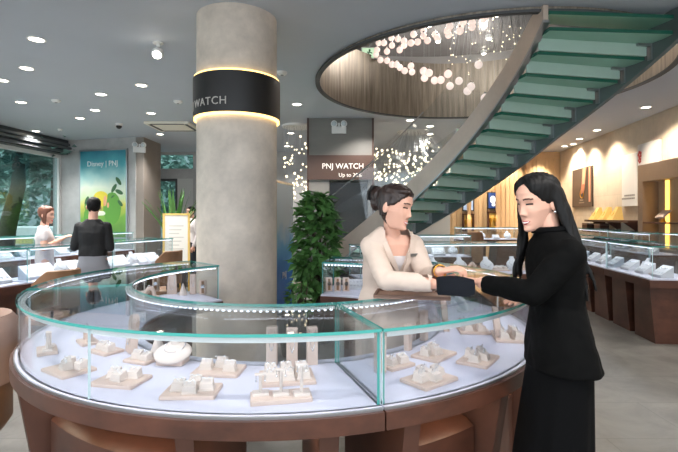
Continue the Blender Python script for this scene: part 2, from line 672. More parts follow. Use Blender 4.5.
tree((-9.6, 13.1), 4.2, .26, 'street tree with the thick trunk just outside the shop window', .5, 1800, 3)
tree((-13.5, 15.5), 3.4, .2, 'street tree with low dark leaves behind the left part of the window', -.3, 2000, 4)
tree((-12.3, 19.5), 3.8, .2, 'street tree farthest away behind the window', .2, 2200, 5)
tree((-7.4, 18.2), 3.2, .14, 'street tree behind the far glass door', .2, 1500, 6)
rd = random.Random(8)
mb = MB()
for k in range(22):
    leaf_cloud(mb, (-22 + k * .95, 25 + rd.uniform(-.6, .6), 1.6 + rd.uniform(0, 2.6)), (1.2, .9, 1.7), 170, .42, rd)
o = tag(mb.build('hedge', leaf_d), 'tall dark hedge of leaves across the street outside', 'hedge')
o['kind'] = 'stuff'
o = tag(MB().box(-34, -2, 30, 31, -.13, 9).build('street_building', mat('far_facade', '#8a9a9a', .8, var=(.5, .2))), 'plain grey green building far across the street', 'building')
t = thing('street_barrier', 'pale street barrier with a yellow band outside the shop window', 'barrier', (-14.2, 17.0, -.13))
MB().bev(-4, 4.2, -.2, .2, 0, 1.25, .05).build('panel', mat('barrier_white', '#cfd6d6', .6), t, local=True)
MB().box(-4, 4.2, -.215, -.2, .62, .8).build('band', mat('barrier_yellow', '#d9cf86', .6), t, local=True)
MB().box(-4, 4.2, -.23, -.2, .1, .22).build('kerb_rail', mat('barrier_grey', '#7f9090', .6), t, local=True)
mb = MB()
t = thing('motorbike', 'parked motorbike outside the far glass door', 'motorbike', (-6.3, 16.2, -.13))
for x in (-.55, .55):
    MB().tube([(x + .27 * math.cos(a), 0, .29 + .27 * math.sin(a)) for a in [2 * PI * i / 20 for i in range(20)]], .05, 8, closed=True).build('wheel', black_p, t, True, local=True)
MB().ell((0, 0, .55), (.5, .13, .16)).ell((.4, 0, .75), (.12, .12, .25)).build('body_shell', mat('bike_blue', '#5a6a7c', .3), t, True, local=True)
MB().ell((-.2, 0, .78), (.36, .13, .07)).build('seat', black_p, t, True, local=True)
MB().tube([(.42, -.33, 1.02), (.4, 0, 1.0), (.42, .33, 1.02)], .018).build('handlebar', black_p, t, True, local=True)

# ---- the panelled block with the brown sign
KY = 9.5
mb = MB()
mb.box(-.62, .68, KY, KY + .6, 2.24, CZ)
mb.box(-.62, -.2, KY, KY + .6, 0, 2.24)
mb.box(.6, .68, KY, KY + .6, 0, 2.24)
mb.box(-.2, .6, KY + .45, KY + .6, 0, 2.24)
struct(mb.build('wall_kiosk', mat('grey_panel', '#77746f', .45, var=(1.6, .08), stretch=(1, 1, 3))))
struct(MB().box(-.2, .6, KY + .36, KY + .45, 0, 2.2).build('door_2', mat('charcoal_door', '#2e2f31', .3)))
struct(MB().box(-.66, -.62, KY - .02, KY + .6, 0, CZ).box(.68, .72, KY - .02, KY + .6, 0, CZ).build('trim_5', mat('brown_strip', '#4b352b', .5)))
sign_brown = mat('sign_brown', '#4d382f', .4, var=(1, .08))
t = thing('wall_sign', 'brown sign board with pale lettering above the dark doorway', 'sign', (.03, KY, 2.25))
MB().box(-.65, .65, -.05, 0, 0, .5).build('board', sign_brown, t, local=True)
ltr = mat('pale_letter', '#e8e0d6', .5, emit=.35)
mb = text_mesh('PNJ WATCH', .155, .01); mb.v = [p + V((.05, -.055, .27)) for p in mb.v]
mb.build('lettering', ltr, t, local=True)
mb = text_mesh('Up to 20%', .11, .01); mb.v = [p + V((.2, -.055, .09)) for p in mb.v]
mb.build('lettering', ltr, t, local=True)

# ---- column
CC = V((-1.05, 4.75, 0)); CR = .405
col = MB()
col.lathe([(CR, 0), (CR, CZ)], 72, 0, Matrix.Translation(CC))
col = tag(col.build('column', concrete, smooth=True), 'round grey concrete column with a black sign band', 'column')
b = MB().sector(CC, CR + .002, CR + .034, 0, 360, 2.485, 2.875, n=72).build('sign_band', black_p, col, True)
gl = MB().sector(CC, CR + .001, CR + .026, 0, 360, 2.462, 2.485, n=72).sector(CC, CR + .001, CR + .026, 0, 360, 2.875, 2.892, n=72)
gl.build('light_strip', glow_y, col, True)
mb = text_mesh('PNJ WATCH', .105, .006, spacing=1.12)
out = []
a_cam = math.atan2(-CC.y, -CC.x)
mid = a_cam - math.radians(54)
for p in mb.v:
    a = mid + p.x / (CR + .034)
    r = CR + .036 - p.y
    out.append(V((CC.x + r * math.cos(a), CC.y + r * math.sin(a), 2.585 + p.z)))
mb.v = out
mb.build('lettering', mat('silver_letter', '#b9b3ab', .4), b)

# ---- ceiling fittings
dl = [(36.5, 39), (26.6, 68), (2, 80), (21, 102), (101, 94), (141.5, 85), (95, 110), (80, 118), (36, 131), (151, 113), (160, 134),
      (297, 104), (291, 133), (287, 146), (367.5, 111), (410, 120), (430, 126), (430, 134), (646, 107), (597, 130), (579.5, 138.6), (564.6, 146), (573.5, 144)]
proto = None
DL = []
for (u, v) in dl:
    p = P(u, v, (CZ - H) * F / (Y0 - v))
    side = 'left' if u < 200 else 'mid' if u < 500 else 'right'
    DL.append((side, p))
words_ = {'left': 'left of the column', 'mid': 'between column and stair', 'right': 'right of the stair'}
for side in ('left', 'mid', 'right'):
    grp = sorted([p for s_, p in DL if s_ == side], key=lambda p: p.y)
    for i, p in enumerate(grp):
        lab = f'lit round recessed downlight {words_[side]}, {ORD[i]} from the camera'.replace('nearest from', 'nearest to')
        g = 'recessed downlights ' + words_[side]
        if proto is None:
            proto = thing('downlight', lab, 'downlight', (p.x, p.y, CZ), 0, g)
            MB().lathe([(.095, 0), (.1, -.008), (.082, -.012), (.075, -.004), (.075, 0)], 24).build('trim_ring', white_p, proto, True, local=True)
            MB().lathe([(0, -.005), (.074, -.005), (.074, -.001), (0, -.001)], 24).build('lens', lamp_w, proto, True, local=True)
        else:
            dup(proto, (p.x, p.y, CZ), 0, lab, g)
for (u, v, nm, lab) in [(56, 100, 'smoke_detector', 'small white smoke detector among the downlights on the left'), (282, 72, 'smoke_detector', 'white smoke detector on the ceiling right of the column'),
                        (178, 101, 'smoke_detector', 'white smoke detector on the ceiling just left of the column'), (60, 129, 'ceiling_sprinkler', 'small white sprinkler head far left on the ceiling')]:
    p = P(u, v, (CZ - H) * F / (Y0 - v))
    r = .075 if nm[1] == 'm' else .05
    t = thing(nm, lab, nm.replace('ceiling_', '').replace('_', ' '), (p.x, p.y, CZ))
    MB().lathe([(0, -.045), (r * .7, -.04), (r, -.02), (r, 0), (0, 0)], 20).build('housing', white_p, t, True, local=True)
    MB().lathe([(0, -.055), (r * .3, -.05), (r * .3, -.04), (0, -.04)], 12).build('sensor', mat('sensor_grey', '#8d9092', .5), t, True, local=True)
p = P(119, 123.5, (CZ - H) * F / (Y0 - 123.5))
t = thing('ceiling_dome_camera', 'small dark dome camera hanging from the ceiling left of the air conditioner', 'camera', (p.x, p.y, CZ))
MB().lathe([(0, -.05), (.075, -.05), (.08, 0), (0, 0)], 20).build('base', white_p, t, True, local=True)
MB().ell((0, 0, -.06), (.06, .06, .06)).build('dome', black_p, t, True, local=True)
p = P(158, 53, (CZ - H - .12) * F / (Y0 - 53))
t = thing('ceiling_spotlight', 'bright round spotlight on a short stem left of the column', 'spotlight', (p.x, p.y, CZ))
MB().lathe([(0, -.05), (.02, -.05), (.02, -.015), (.06, -.012), (.06, 0), (0, 0)], 20).build('mount', white_p, t, True, local=True)
MB().ell((0, 0, -.12), (.065, .065, .065)).build('shade', white_p, t, True, local=True)
MB().ell((0, -.03, -.15), (.05, .05, .045)).build('lamp', lamp_w, t, True, local=True)
# air conditioner
t = thing('ceiling_air_conditioner', 'square cassette air conditioner with dark slots in the ceiling', 'air conditioner', (-3.68, 10.25, CZ - .052))
ac = mat('ac_cream', '#efe9db', .5)
MB().bev(-.48, .48, -.48, .48, 0, .05, .02).build('panel', ac, t, local=True)
for k in range(4):
    M = Matrix.Rotation(k * PI / 2, 4, 'Z')
    MB().box(-.36, .36, .36, .42, -.006, .001, 0, M).build('slot', darkgrey, t, local=True)
mb = MB()
for k in range(9):
    mb.box(-.3, .3, -.3 + k * .07, -.27 + k * .07, -.012, 0)
mb.build('grille', ac, t, local=True)


def emergency_light(loc, rz, label):
    t = thing('emergency_light', label, 'emergency light', loc, rz, 'twin head emergency lights')
    MB().bev(-.15, .15, -.07, 0, 0, .14, .015).build('housing', white_p, t, local=True)
    for s in (-1, 1):
        M = Matrix.Translation(V((s * .1, -.07, .2))) @ Matrix.Rotation(-PI / 2, 4, 'X')
        h = MB().lathe([(0, -.06), (.06, -.05), (.085, .0), (.085, .05), (0, .05)], 20, 0, Matrix.Translation(V((s * .1, -.05, .19))) @ Matrix.Rotation(PI / 2, 4, 'X') @ Matrix.Scale(.78, 4)).build('lamp_head', white_p, t, True, local=True)
        MB().ell((s * .1, -.1, .19), (.05, .02, .05)).build('lens', mat('lens_grey', '#c7d0d4', .15), h, True, local=True)
    MB().box(-.02, .02, -.03, 0, .12, .22).build('bracket', white_p, t, local=True)


emergency_light((.0, KY, 3.2), 0, 'white twin head emergency light above the brown sign')
emergency_light((-5.1, 11.76, 3.12), .3, 'white twin head emergency light on the corner beside the poster')

# lights: each downlight throws a cone
for side, p in DL:
    warm = (1, .96, .91) if side != 'right' else (1, .84, .66)
    spot('downlight_beam', (p.x, p.y, CZ - .03), 135 if side != 'right' else 125, warm, .07, 125, .7)
# unseen fill downlights added to the ceiling behind and above the camera
for (x, y) in [(-2.6, 1.6), (2.6, 1.6), (-3.6, 3.2), (3.6, 3.2), (-1.0, .4), (1.2, .4), (-4.6, 5.2), (4.4, 5.2)]:
    t = dup(proto, (x, y, CZ), 0, 'added unseen fill downlight of the ceiling overhead', 'added fill downlights overhead')
    spot('downlight_beam', (x, y, CZ - .03), 120, (1, .96, .91), .07, 130, .7)
# ================================================================== showcases
RC = V((-.33, 3.16, 0))
R0, R1 = 1.0, 1.54                             # inner and outer glass radii
ZD, ZT = .80, 1.073                            # deck and glass top


def ring_case(name, label, a0, a1, outer_cuts, inner_cuts, top_cuts, fins, plinths, seamless=False):
    """one curved showcase between angles a0 and a1 (degrees, counter-clockwise)"""
    am = math.radians((a0 + a1) / 2)
    t = thing(name, label, 'showcase', (RC.x + 1.25 * math.cos(am), RC.y + 1.25 * math.sin(am), 0))
    c = (RC.x, RC.y)
    g = .12                                     # hair gap at the ends, degrees
    MB().sector(c, R0 - .07, R1 + .034, a0 + g, a1 - g, .722, .788).build('counter_frame', wood_brown, t, 30)
    MB().sector(c, R0 - .05, R1 + .012, a0 + g, a1 - g, .788, ZD).build('deck', white_deck, t, 30)
    MB().sector(c, R1 + .012, R1 + .018, a0 + g, a1 - g, .788, .7995).build('edge_trim', steel, t, 30)
    th = .01
    cuts = [a0 + g] + outer_cuts + [a1 - g]
    for p, q in zip(cuts, cuts[1:]):
        MB().sector(c, R1 - th, R1, p + .06, q - .06, ZD, ZT, mi=0, medge=1).build('front_glass', [g_clear, g_edge_l], t, 30)
    cuts = [a0 + g] + inner_cuts + [a1 - g]
    for p, q in zip(cuts, cuts[1:]):
        MB().sector(c, R0, R0 + th, p + .1, q - .1, ZD, ZT, mi=0, medge=1).build('back_glass', [g_clear, g_edge_l], t, 30)
    cuts = [a0 + g] + top_cuts + [a1 - g]
    for p, q in zip(cuts, cuts[1:]):
        MB().sector(c, R0 - .005, R1 + .008, p + .04, q - .04, ZT, ZT + .012, mi=0, medge=1).build('top_glass', [g_top, g_edge], t, 30)
    for a in (a0 + g + .25, a1 - g - .25):
        M = Matrix.Translation(RC) @ Matrix.Rotation(math.radians(a), 4, 'Z')
        mb = MB(); mb.pane(R0 + th, R1 - th, -.005, .005, ZD, ZT, M)
        mb.build('end_glass', [g_clear, g_edge], t)
    # light strips under both rims: a white profile with a row of bright diodes
    for r, s in ((R0 + th + .012, 1), (R1 - th - .012, -1)):
        st = MB().sector(c, r - .01, r + .01, a0 + 1, a1 - 1, ZT - .012, ZT - .002).build('light_strip', white_p, t, 30)
        if s < 0:
            MB().sector(c, R1 - th - .005, R1 - th - .001, a0 + 1, a1 - 1, ZT - .024, ZT - .012).build('strip_lip', white_p, st, 30)
        mb = MB()
        n = int((a1 - a0 - 2) * math.radians(1) * r / .03)
        for k in range(n):
            a = math.radians(a0 + 1 + (a1 - a0 - 2) * (k + .5) / n)
            M = Matrix.Translation(V((RC.x + r * math.cos(a), RC.y + r * math.sin(a), ZT - .012))) @ Matrix.Rotation(a, 4, 'Z')
            mb.box(-.006, .006, -.005, .005, -.007, 0, 0, M)
        mb.build('diodes', led, st)
        m = max(2, int((a1 - a0) / 30))
        for k in range(m):
            a = math.radians(a0 + (a1 - a0) * (k + .5) / m)
            rr = r + s * .02
            area('showcase_strip_light', (RC.x + rr * math.cos(a), RC.y + rr * math.sin(a), ZT - .022),
                 (RC.x + (rr + s * .22) * math.cos(a), RC.y + (rr + s * .22) * math.sin(a), ZD), .5, .015, .2, (.86, .87, 1.0))
    us = MB().sector(c, 1.47, 1.485, a0 + 1, a1 - 1, .712, .722).build('under_light_strip', glow_y, t, 30)
    m = max(3, int((a1 - a0) / 24))
    for k in range(m):
        a = math.radians(a0 + (a1 - a0) * (k + .5) / m)
        area('under_counter_light', (RC.x + 1.47 * math.cos(a), RC.y + 1.47 * math.sin(a), .708), (RC.x + 1.36 * math.cos(a), RC.y + 1.36 * math.sin(a), .3), .45, .015, .28, (1, .84, .66))
    # legs: slanted veneered fins and low plinths
    for a in fins:
        M = Matrix.Translation(RC) @ Matrix.Rotation(math.radians(a), 4, 'Z')
        w = .035
        MB().hexa([(1.0, -w, 0), (1.44, -w, 0), (1.44, w, 0), (1.0, w, 0)],
                  [(1.0, -w, .715), (1.555, -w, .715), (1.555, w, .715), (1.0, w, .715)], 0, M).build('leg', wood_brown2, t)
    for (p, q) in plinths:
        mb = MB()
        n = 8
        rings = []
        for k in range(n + 1):
            a = math.radians(p + (q - p) * k / n)
            cs, sn = math.cos(a), math.sin(a)
            rings.append([(RC.x + r * cs, RC.y + r * sn, z) for r, z in ((1.06, 0), (1.44, 0), (1.44, .56), (1.40, .585), (1.06, .62))])
        mb.loft(rings)
        mb.build('plinth', wood_brown, t, 30)
    return t


SEAM = -71.5
ring_case('curved_showcase', 'large curved glass jewellery showcase sweeping from the front around to the left', 133, 360 + SEAM,
          [200, 246], [210], [200], [150, 186, 222, 262, 281], [(154, 182), (190, 218), (226, 258)])
ring_case('curved_showcase', 'curved glass jewellery showcase on the right between the two women', SEAM, 80,
          [10], [25], [12], [-67, -47, -26, 0, 36, 66], [(-64, -49.5), (-44, -29), (-22, -3), (6, 32)])

# ---------------------------------------------------------------- straight showcases


def straight_case(name, label, p0, p1, depth, zd=.77, zt=1.14, group=None, fins=2, lamps=2, power=.62, slant=.1):
    """p0 -> p1 is the customer edge; the case lies to the left of that direction"""
    M, L = wall_frame(p0, p1)
    rz = math.atan2(p1[1] - p0[1], p1[0] - p0[0])
    t = thing(name, label, 'showcase', (p0[0], p0[1], 0), rz, group)
    B = lambda mb, nm, m, par=t, sm=False: mb.build(nm, m, par, sm, local=True)
    B(MB().bev(-.0, L, -.02, depth + .02, zd - .1, zd - .012, .006), 'counter_frame', wood_brown)
    B(MB().box(.01, L - .01, -.005, depth, zd - .012, zd), 'deck', white_deck)
    g = .008
    mb = MB(); mb.pane(.012, L - .012, .012, .012 + g, zd, zt); B(mb, 'front_glass', [g_clear, g_edge_l])
    mb = MB(); mb.pane(.012, L - .012, depth - .02, depth - .02 + g, zd, zt); B(mb, 'back_glass', [g_clear, g_edge_l])
    mb = MB(); mb.pane(.006, L - .006, .004, depth - .004, zt, zt + .01); B(mb, 'top_glass', [g_top, g_edge])
    for x in (.012, L - .012 - g):
        mb = MB(); mb.pane(x, x + g, .022, depth - .022, zd, zt); B(mb, 'end_glass', [g_clear, g_edge])
    st = B(MB().box(.02, L - .02, .022, .036, zt - .014, zt - .002).box(.02, L - .02, depth - .04, depth - .026, zt - .014, zt - .002), 'light_strip', white_p)
    B(MB().box(.03, L - .03, .024, .034, zt - .018, zt - .014).box(.03, L - .03, depth - .038, depth - .028, zt - .018, zt - .014), 'diodes', led, st)
    for k in range(fins):
        x = L * (k + .5) / fins
        w = L / fins * .31
        B(MB().hexa([(x - w - slant, .1, 0), (x + w, .1, 0), (x + w, depth - .04, 0), (x - w - slant, depth - .04, 0)],
                    [(x - w, .04, zd - .1), (x + w, .04, zd - .1), (x + w, depth - .02, zd - .1), (x - w, depth - .02, zd - .1)]), 'pedestal', wood_brown)
    for k in range(lamps):
        q = M @ V((L * (k + .5) / lamps, depth / 2, zt - .02))
        area('showcase_light', q, q - V((0, 0, 1)), L / lamps * .9, .06, power, (.86, .92, 1.0), None)
        bpy.context.scene.collection.objects[-1].rotation_euler = (0, 0, rz)
    return t, M, L


# right-hand row along the aisle
RROW = []
e0 = V((3.60, 5.3, 0)); ed = V((.13, 1, 0)).normalized()
for k in range(4):
    a = e0 + ed * (1.2 * k); b = e0 + ed * (1.2 * (k + 1))
    RROW.append(straight_case('glass_showcase', ['nearest unit of the glass showcase row along the right aisle', 'second unit from the front of the glass showcase row along the right aisle',
                                                 'third unit from the front of the glass showcase row along the right aisle', 'farthest unit of the glass showcase row along the right aisle'][k],
                              (b.x, b.y), (a.x, a.y), .6, group='showcase row along the right aisle', fins=2))
# the nearest unit turns the corner towards the right
CORN = straight_case('glass_showcase', 'glass showcase at the right edge turning the corner of the aisle row', (e0.x + .62, e0.y - .06), (e0.x + 2.0, e0.y - .5), .6, fins=2)
# second row close to the right wall
WROW = []
w0 = V((4.98, 7.4, 0))
for k in range(3):
    a = w0 + ed * (1.5 * k); b = w0 + ed * (1.5 * (k + 1))
    WROW.append(straight_case('glass_showcase', ['nearest', 'middle', 'farthest'][k] + ' glass showcase of the row against the right wall', (b.x, b.y), (a.x, a.y), .5, zd=.88, zt=1.21,
                              group='showcases against the right wall', fins=2, lamps=1))
# middle of the shop, behind the curved showcases
MID = [straight_case('glass_showcase', 'long glass showcase of necklace busts behind the two women', (1.05, 5.75), (2.75, 5.95), .55, fins=3),
       straight_case('glass_showcase', 'glass showcase behind the left shoulder of the beige blazer', (.24, 5.27), (.97, 5.46), .5, fins=2),
       straight_case('glass_showcase', 'far glass showcase under the stair left of the brown chair', (1.0, 8.3), (2.4, 8.3), .55, fins=2),
       straight_case('glass_showcase', 'tall far showcase on the brown table behind the chair', (2.62, 9.9), (4.0, 9.9), .6, zd=1.0, zt=1.24, fins=2)]
# left-hand rows
LROW = []
l0, l1 = V((-3.78, 3.93, 0)), V((-2.62, 7.3, 0))
for k in range(3):
    a = l0.lerp(l1, k / 3); b = l0.lerp(l1, (k + 1) / 3)
    LROW.append(straight_case('glass_showcase', ['nearest unit of the glass showcase row on the left', 'middle unit of the glass showcase row on the left, where the man in black leans',
                                                 'farthest unit of the glass showcase row on the left'][k], (a.x, a.y), (b.x, b.y), .55, group='showcase row on the left', fins=2))
LB = []
for k in range(2):
    a = V((-5.75, 6.5, 0)).lerp(V((-4.5, 10.1, 0)), k / 2); b = V((-5.75, 6.5, 0)).lerp(V((-4.5, 10.1, 0)), (k + 1) / 2)
    LB.append(straight_case('glass_showcase', ['nearer', 'farther'][k] + ' glass showcase behind the woman in white by the window', (a.x, a.y), (b.x, b.y), .55, group='showcases by the window', fins=2))

# ================================================================== display pieces
EPS = .0008
NEW = []


def hide_proto(t):
    """prototypes are used in place: the first placing moves them"""
    t['_fresh'] = 1
    return t


def first_or_copy(proto, loc, rz, label, group=None, scale=1.):
    if proto.get('_fresh'):
        del proto['_fresh']
        proto.location = loc
        proto.rotation_euler = (0, 0, rz)
        if scale != 1.:
            proto.scale = (scale,) * 3
        proto['label'] = label
        if group:
            proto['group'] = group
        return proto
    return dup(proto, loc, rz, label, group, scale)


def block(mb, x, y, z, w, d, h0, h1, M=None):
    """small cushion with a sloped top"""
    mb.hexa([(x - w / 2, y - d / 2, z), (x + w / 2, y - d / 2, z), (x + w / 2, y + d / 2, z), (x - w / 2, y + d / 2, z)],
            [(x - w / 2 + .003, y - d / 2 + .003, z + h0), (x + w / 2 - .003, y - d / 2 + .003, z + h0), (x + w / 2 - .003, y + d / 2 - .003, z + h1), (x - w / 2 + .003, y + d / 2 - .003, z + h1)], 0, M)


def torus_pts(c, r, n=18, tilt=0., axis='x'):
    R = Matrix.Rotation(tilt, 3, 'X')
    return [V(c) + R @ V((r * math.cos(2 * PI * i / n), 0, r * math.sin(2 * PI * i / n))) for i in range(n)]


def ring_tray(spots, w=.2, d=.15, bangle=None):
    t = thing('ring_tray', 'tray', 'jewellery tray')
    MB().bev(-w / 2, w / 2, -d / 2, d / 2, 0, .013, .003).build('tray_base', cream, t, local=True)
    for (x, y, a) in spots:
        M = Matrix.Translation(V((x, y, .013))) @ Matrix.Rotation(a, 4, 'Z')
        mb = MB(); mb.bev(-.029, .029, -.026, .026, 0, .006, .002, 0, M)
        block(mb, 0, 0, .006, .05, .044, .02, .032, M)
        b = mb.build('ring_cushion', cream2, t, local=True)
        mb = MB()
        for i in (-1, 1):
            mb.tube([M @ p for p in torus_pts((i * .011, -.004, .036), .0085, 14)], .0014, 6, closed=True)
            mb.ell(M @ V((i * .011, -.004, .0455)), .0028, 8, 6)
        mb.build('ring', silver, b, True, local=True)
    if bangle:
        MB().tube([V(p) + V(bangle) for p in torus_pts((0, 0, 0), .028, 24, 1.2)], .0022, 6, closed=True).build('bangle', silver, t, True, local=True)
    return hide_proto(t)


def stand_tray(n, w=.22, d=.1):
    t = thing('earring_tray', 'tray', 'jewellery tray')
    MB().bev(-w / 2, w / 2, -d / 2, d / 2, 0, .016, .003).build('tray_base', cream, t, local=True)
    for k in range(n):
        x = (k - (n - 1) / 2) * w / n
        y = (.015, 0, -.015)[k % 3]
        h = .07 + .018 * (k % 3)
        s = MB().bev(x - .03, x + .03, y - .022, y + .022, .016, .026, .003).tube([(x, y, .026), (x, y, .016 + h)], .006, 8).build('earring_stand', cream2, t, 40, local=True)
        MB().box(x - .021, x + .021, y - .006, y + .006, .016 + h, .023 + h).build('crossbar', cream2, s, local=True)
        mb = MB()
        for q in (-.016, .016):
            mb.tube([(x + q, y - .006, .018 + h), (x + q, y - .007, .0 + h)], .0012, 6).ell((x + q, y - .007, -.003 + h), .0042, 8, 6)
        mb.build('earring', silver, s, True, local=True)
    return hide_proto(t)


def slab_stand(lean=.12, w=.055, h=.17, rounded=True, th=.03, name='necklace_slab'):
    t = thing(name, 'slab', 'jewellery stand')
    pts = [(-w / 2, 0), (w / 2, 0), (w / 2 * .86, h * .8)]
    if rounded:
        pts += [(w * .36 * math.cos(a), h * .84 + h * .16 * math.sin(a)) for a in [PI * k / 10 for k in range(1, 10)]]
    else:
        pts = [(-w / 2, 0), (w / 2, 0), (w / 2, h), (-w / 2, h)]
        pts = [(x, z) for x, z in pts]
    if rounded:
        pts += [(-w / 2 * .86, h * .8)]
    M = Matrix.Shear('XY', 4, (0, lean)) if False else Matrix(((1, 0, 0, 0), (0, 1, lean, 0), (0, 0, 1, 0), (0, 0, 0, 1)))
    MB().prism(pts, -th / 2, th / 2, 0, M).build('slab', cream, t, 40, local=True)
    mb = MB()
    ch = [(w * .3 * math.cos(a), -th / 2 - .002, h * .86 + h * .62 * math.sin(a)) for a in [PI + PI * k / 14 for k in range(15)]]
    mb.tube([M @ V(p) for p in ch], .0011, 5).ell(M @ V((0, -th / 2 - .003, h * .235)), .0048, 8, 6)
    mb.build('necklace', silver, t, True, local=True)
    return hide_proto(t)


def bust():
    """necklace bust: a reclining oval chest with a short neck"""
    t = thing('necklace_bust', 'bust', 'jewellery bust')
    R = Matrix.Rotation(math.radians(58), 3, 'X')
    prof = []
    mb = MB()
    rings = []
    for k in range(13):
        s = k / 12
        z = .015 + .145 * s
        wx = .078 * math.sin(PI * min(1, .28 + .62 * s)) if s < .72 else .03
        ks = [(0, .05, .03), (.2, .078, .045), (.42, .082, .044), (.6, .066, .036), (.75, .036, .03), (.86, .026, .026), (1, .027, .026)]
        for (a, wa, da), (b2, wb, db) in zip(ks, ks[1:]):
            if a <= s <= b2:
                f = (s - a) / (b2 - a)
                f = f * f * (3 - 2 * f)
                wx, dy = wa + (wb - wa) * f, da + (db - da) * f
                break
        rings.append([(wx * math.cos(2 * PI * j / 24), .07 * s + .55 * dy * math.sin(2 * PI * j / 24), z) for j in range(24)])
    mb.loft(rings)
    mb.build('chest', white_sat, t, 60, local=True)
    MB().lathe([(0, 0), (.055, 0), (.055, .012), (.03, .02), (0, .02)], 20).build('foot', white_sat, t, True, local=True)
    mb = MB()
    ch = [(.052 * math.cos(a), .05 - .055 * abs(math.sin(a)) - .012, .118 + .062 * math.sin(a)) for a in [PI + PI * k / 16 for k in range(17)]]
    mb.tube(ch, .0016, 6).ell((0, -.022, .052), (.007, .004, .009), 10, 8)
    mb.build('necklace', silver, t, True, local=True)
    return hide_proto(t)


def disc_bust():
    """low reclining oval necklace pad with a raised neck"""
    t = thing('necklace_pad', 'pad', 'jewellery bust')
    R = Matrix.Rotation(.42, 3, 'X')
    mb = MB()
    mb.ell((0, 0, .046), (.085, .074, .02), 32, 14, R=R)
    mb.ell((0, .03, .066), (.045, .036, .022), 24, 12, R=R)
    mb.tube([(0, .034, .07), (0, .030, .098)], [.026, .023], 20)
    mb.build('cushion', cream2, t, 60, local=True)
    MB().tube([(.046 * math.cos(a), .018 + .05 * math.sin(a) * .9, .072 + .019 * math.sin(a)) for a in [2 * PI * k / 28 for k in range(28)]], .0022, 6, closed=True).build('necklace', silver, t, True, local=True)
    MB().bev(-.06, .06, -.045, .045, 0, .022, .004).build('foot', cream, t, local=True)
    return hide_proto(t)


def cone():
    t = thing('ring_cone', 'cone', 'ring cone')
    MB().lathe([(.036, 0), (.036, .006), (.004, .1), (0, .103)], 24).build('cone_body', cream2, t, 40, local=True)
    MB().tube([(.0165 * math.cos(a), .0165 * math.sin(a), .066) for a in [2 * PI * k / 18 for k in range(18)]], .0016, 6, closed=True).build('ring', silver, t, True, local=True)
    return hide_proto(t)


def wedge_pad():
    t = thing('jewellery_pad', 'pad', 'jewellery pad')
    mb = MB(); mb.hexa([(-.1, -.06, 0), (.1, -.06, 0), (.1, .07, 0), (-.1, .07, 0)], [(-.1, -.06, .03), (.1, -.06, .03), (.1, .07, .125), (-.1, .07, .125)])
    mb.build('wedge', white_sat, t, local=True)
    mb = MB()
    for i in range(4):
        for j in range(2):
            x, y = -.072 + i * .048, -.035 + j * .06
            z = .03 + (y + .06) / .13 * .095 + .004
            mb.tube([V(p) for p in torus_pts((x, y, z), .009, 12, -.9)], .0022, 5, closed=True)
    mb.build('ring', silver, t, True, local=True)
    return hide_proto(t)


def watch_cushion():
    t = thing('watch_stand', 'stand', 'watch stand')
    MB().bev(-.03, .03, -.025, .025, 0, .125, .008).build('cushion', cream, t, local=True)
    w = MB().box(-.011, .011, -.0285, -.0255, .012, .118).build('watch_strap', leather_tan, t, local=True)
    MB().lathe([(0, .026), (.017, .026), (.017, .034), (0, .034)], 18, 0, Matrix.Translation(V((0, 0, .072))) @ Matrix.Rotation(PI / 2, 4, 'X')).build('watch_case', silver, t, True, local=True)
    return hide_proto(t)


def bracelet_arch():
    t = thing('bracelet_stand', 'stand', 'bracelet stand')
    MB().bev(-.07, .07, -.045, .045, 0, .014, .003).build('tray_base', cream, t, local=True)
    MB().tube([(.036 * math.cos(a), 0, .014 + .07 * math.sin(a)) for a in [PI * k / 14 for k in range(15)]], .016, 12).build('arch', cream, t, 60, local=True)
    MB().tube([V(p) for p in torus_pts((0, -.004, .085), .023, 20, 0)], .0022, 6, closed=True).build('bracelet', silver, t, True, local=True)
    return hide_proto(t)


def square_slab():
    t = thing('pendant_post', 'post', 'jewellery stand')
    MB().bev(-.022, .022, -.016, .016, 0, .15, .003).build('post', cream, t, local=True)
    MB().tube([(.012 * math.cos(a), -.0175, .138 + .075 * math.sin(a)) for a in [PI + PI * k / 12 for k in range(13)]], .001, 5).ell((0, -.018, .06), .004, 8, 6).build('necklace', silver, t, True, local=True)
    return hide_proto(t)


TR3 = ring_tray([(-.045, .02, .2), (.0, -.012, -.15), (.042, .03, .1)])
TR4 = ring_tray([(-.05, .0, .1), (.0, -.025, .1), (.002, .035, .1), (.055, .004, .1)], .2, .14)
TRB = ring_tray([(-.055, .0, .1), (.0, .036, .1), (.05, -.01, .1)], .2, .14, (0.0, .036, .054))
TR2 = ring_tray([(-.03, .0, .3), (.035, -.005, -.1)], .15, .11)
TR6 = ring_tray([(-.06, -.035, .1), (.0, -.035, -.1), (.06, -.03, .05), (-.06, .035, .1), (.0, .04, 0), (.06, .035, .1)], .21, .16)
ST3 = stand_tray(3)
ST2 = stand_tray(2, .15, .09)
ARCH = slab_stand(.1, .075, .17)
POST = square_slab()
BUST = bust()
DISC = disc_bust()
CONE = cone()
WEDGE = wedge_pad()
WATCH = watch_cushion()
BRAC = bracelet_arch()
ZP = ZD + EPS


def face(p, extra=0.):
    """turn a piece outwards, towards the customer at the rim"""
    d = V((p.x - RC.x, p.y - RC.y))
    return math.atan2(d.y, d.x) + PI / 2 + extra


def setp(proto, u, v, label, extra=0., rz=None, z=None, scale=1., group=None):
    p = on_z(u, v, ZD)
    zz = ZP if z is None else z
    return first_or_copy(proto, (p.x, p.y, zz), face(p, extra) if rz is None else rz, label, group, scale)


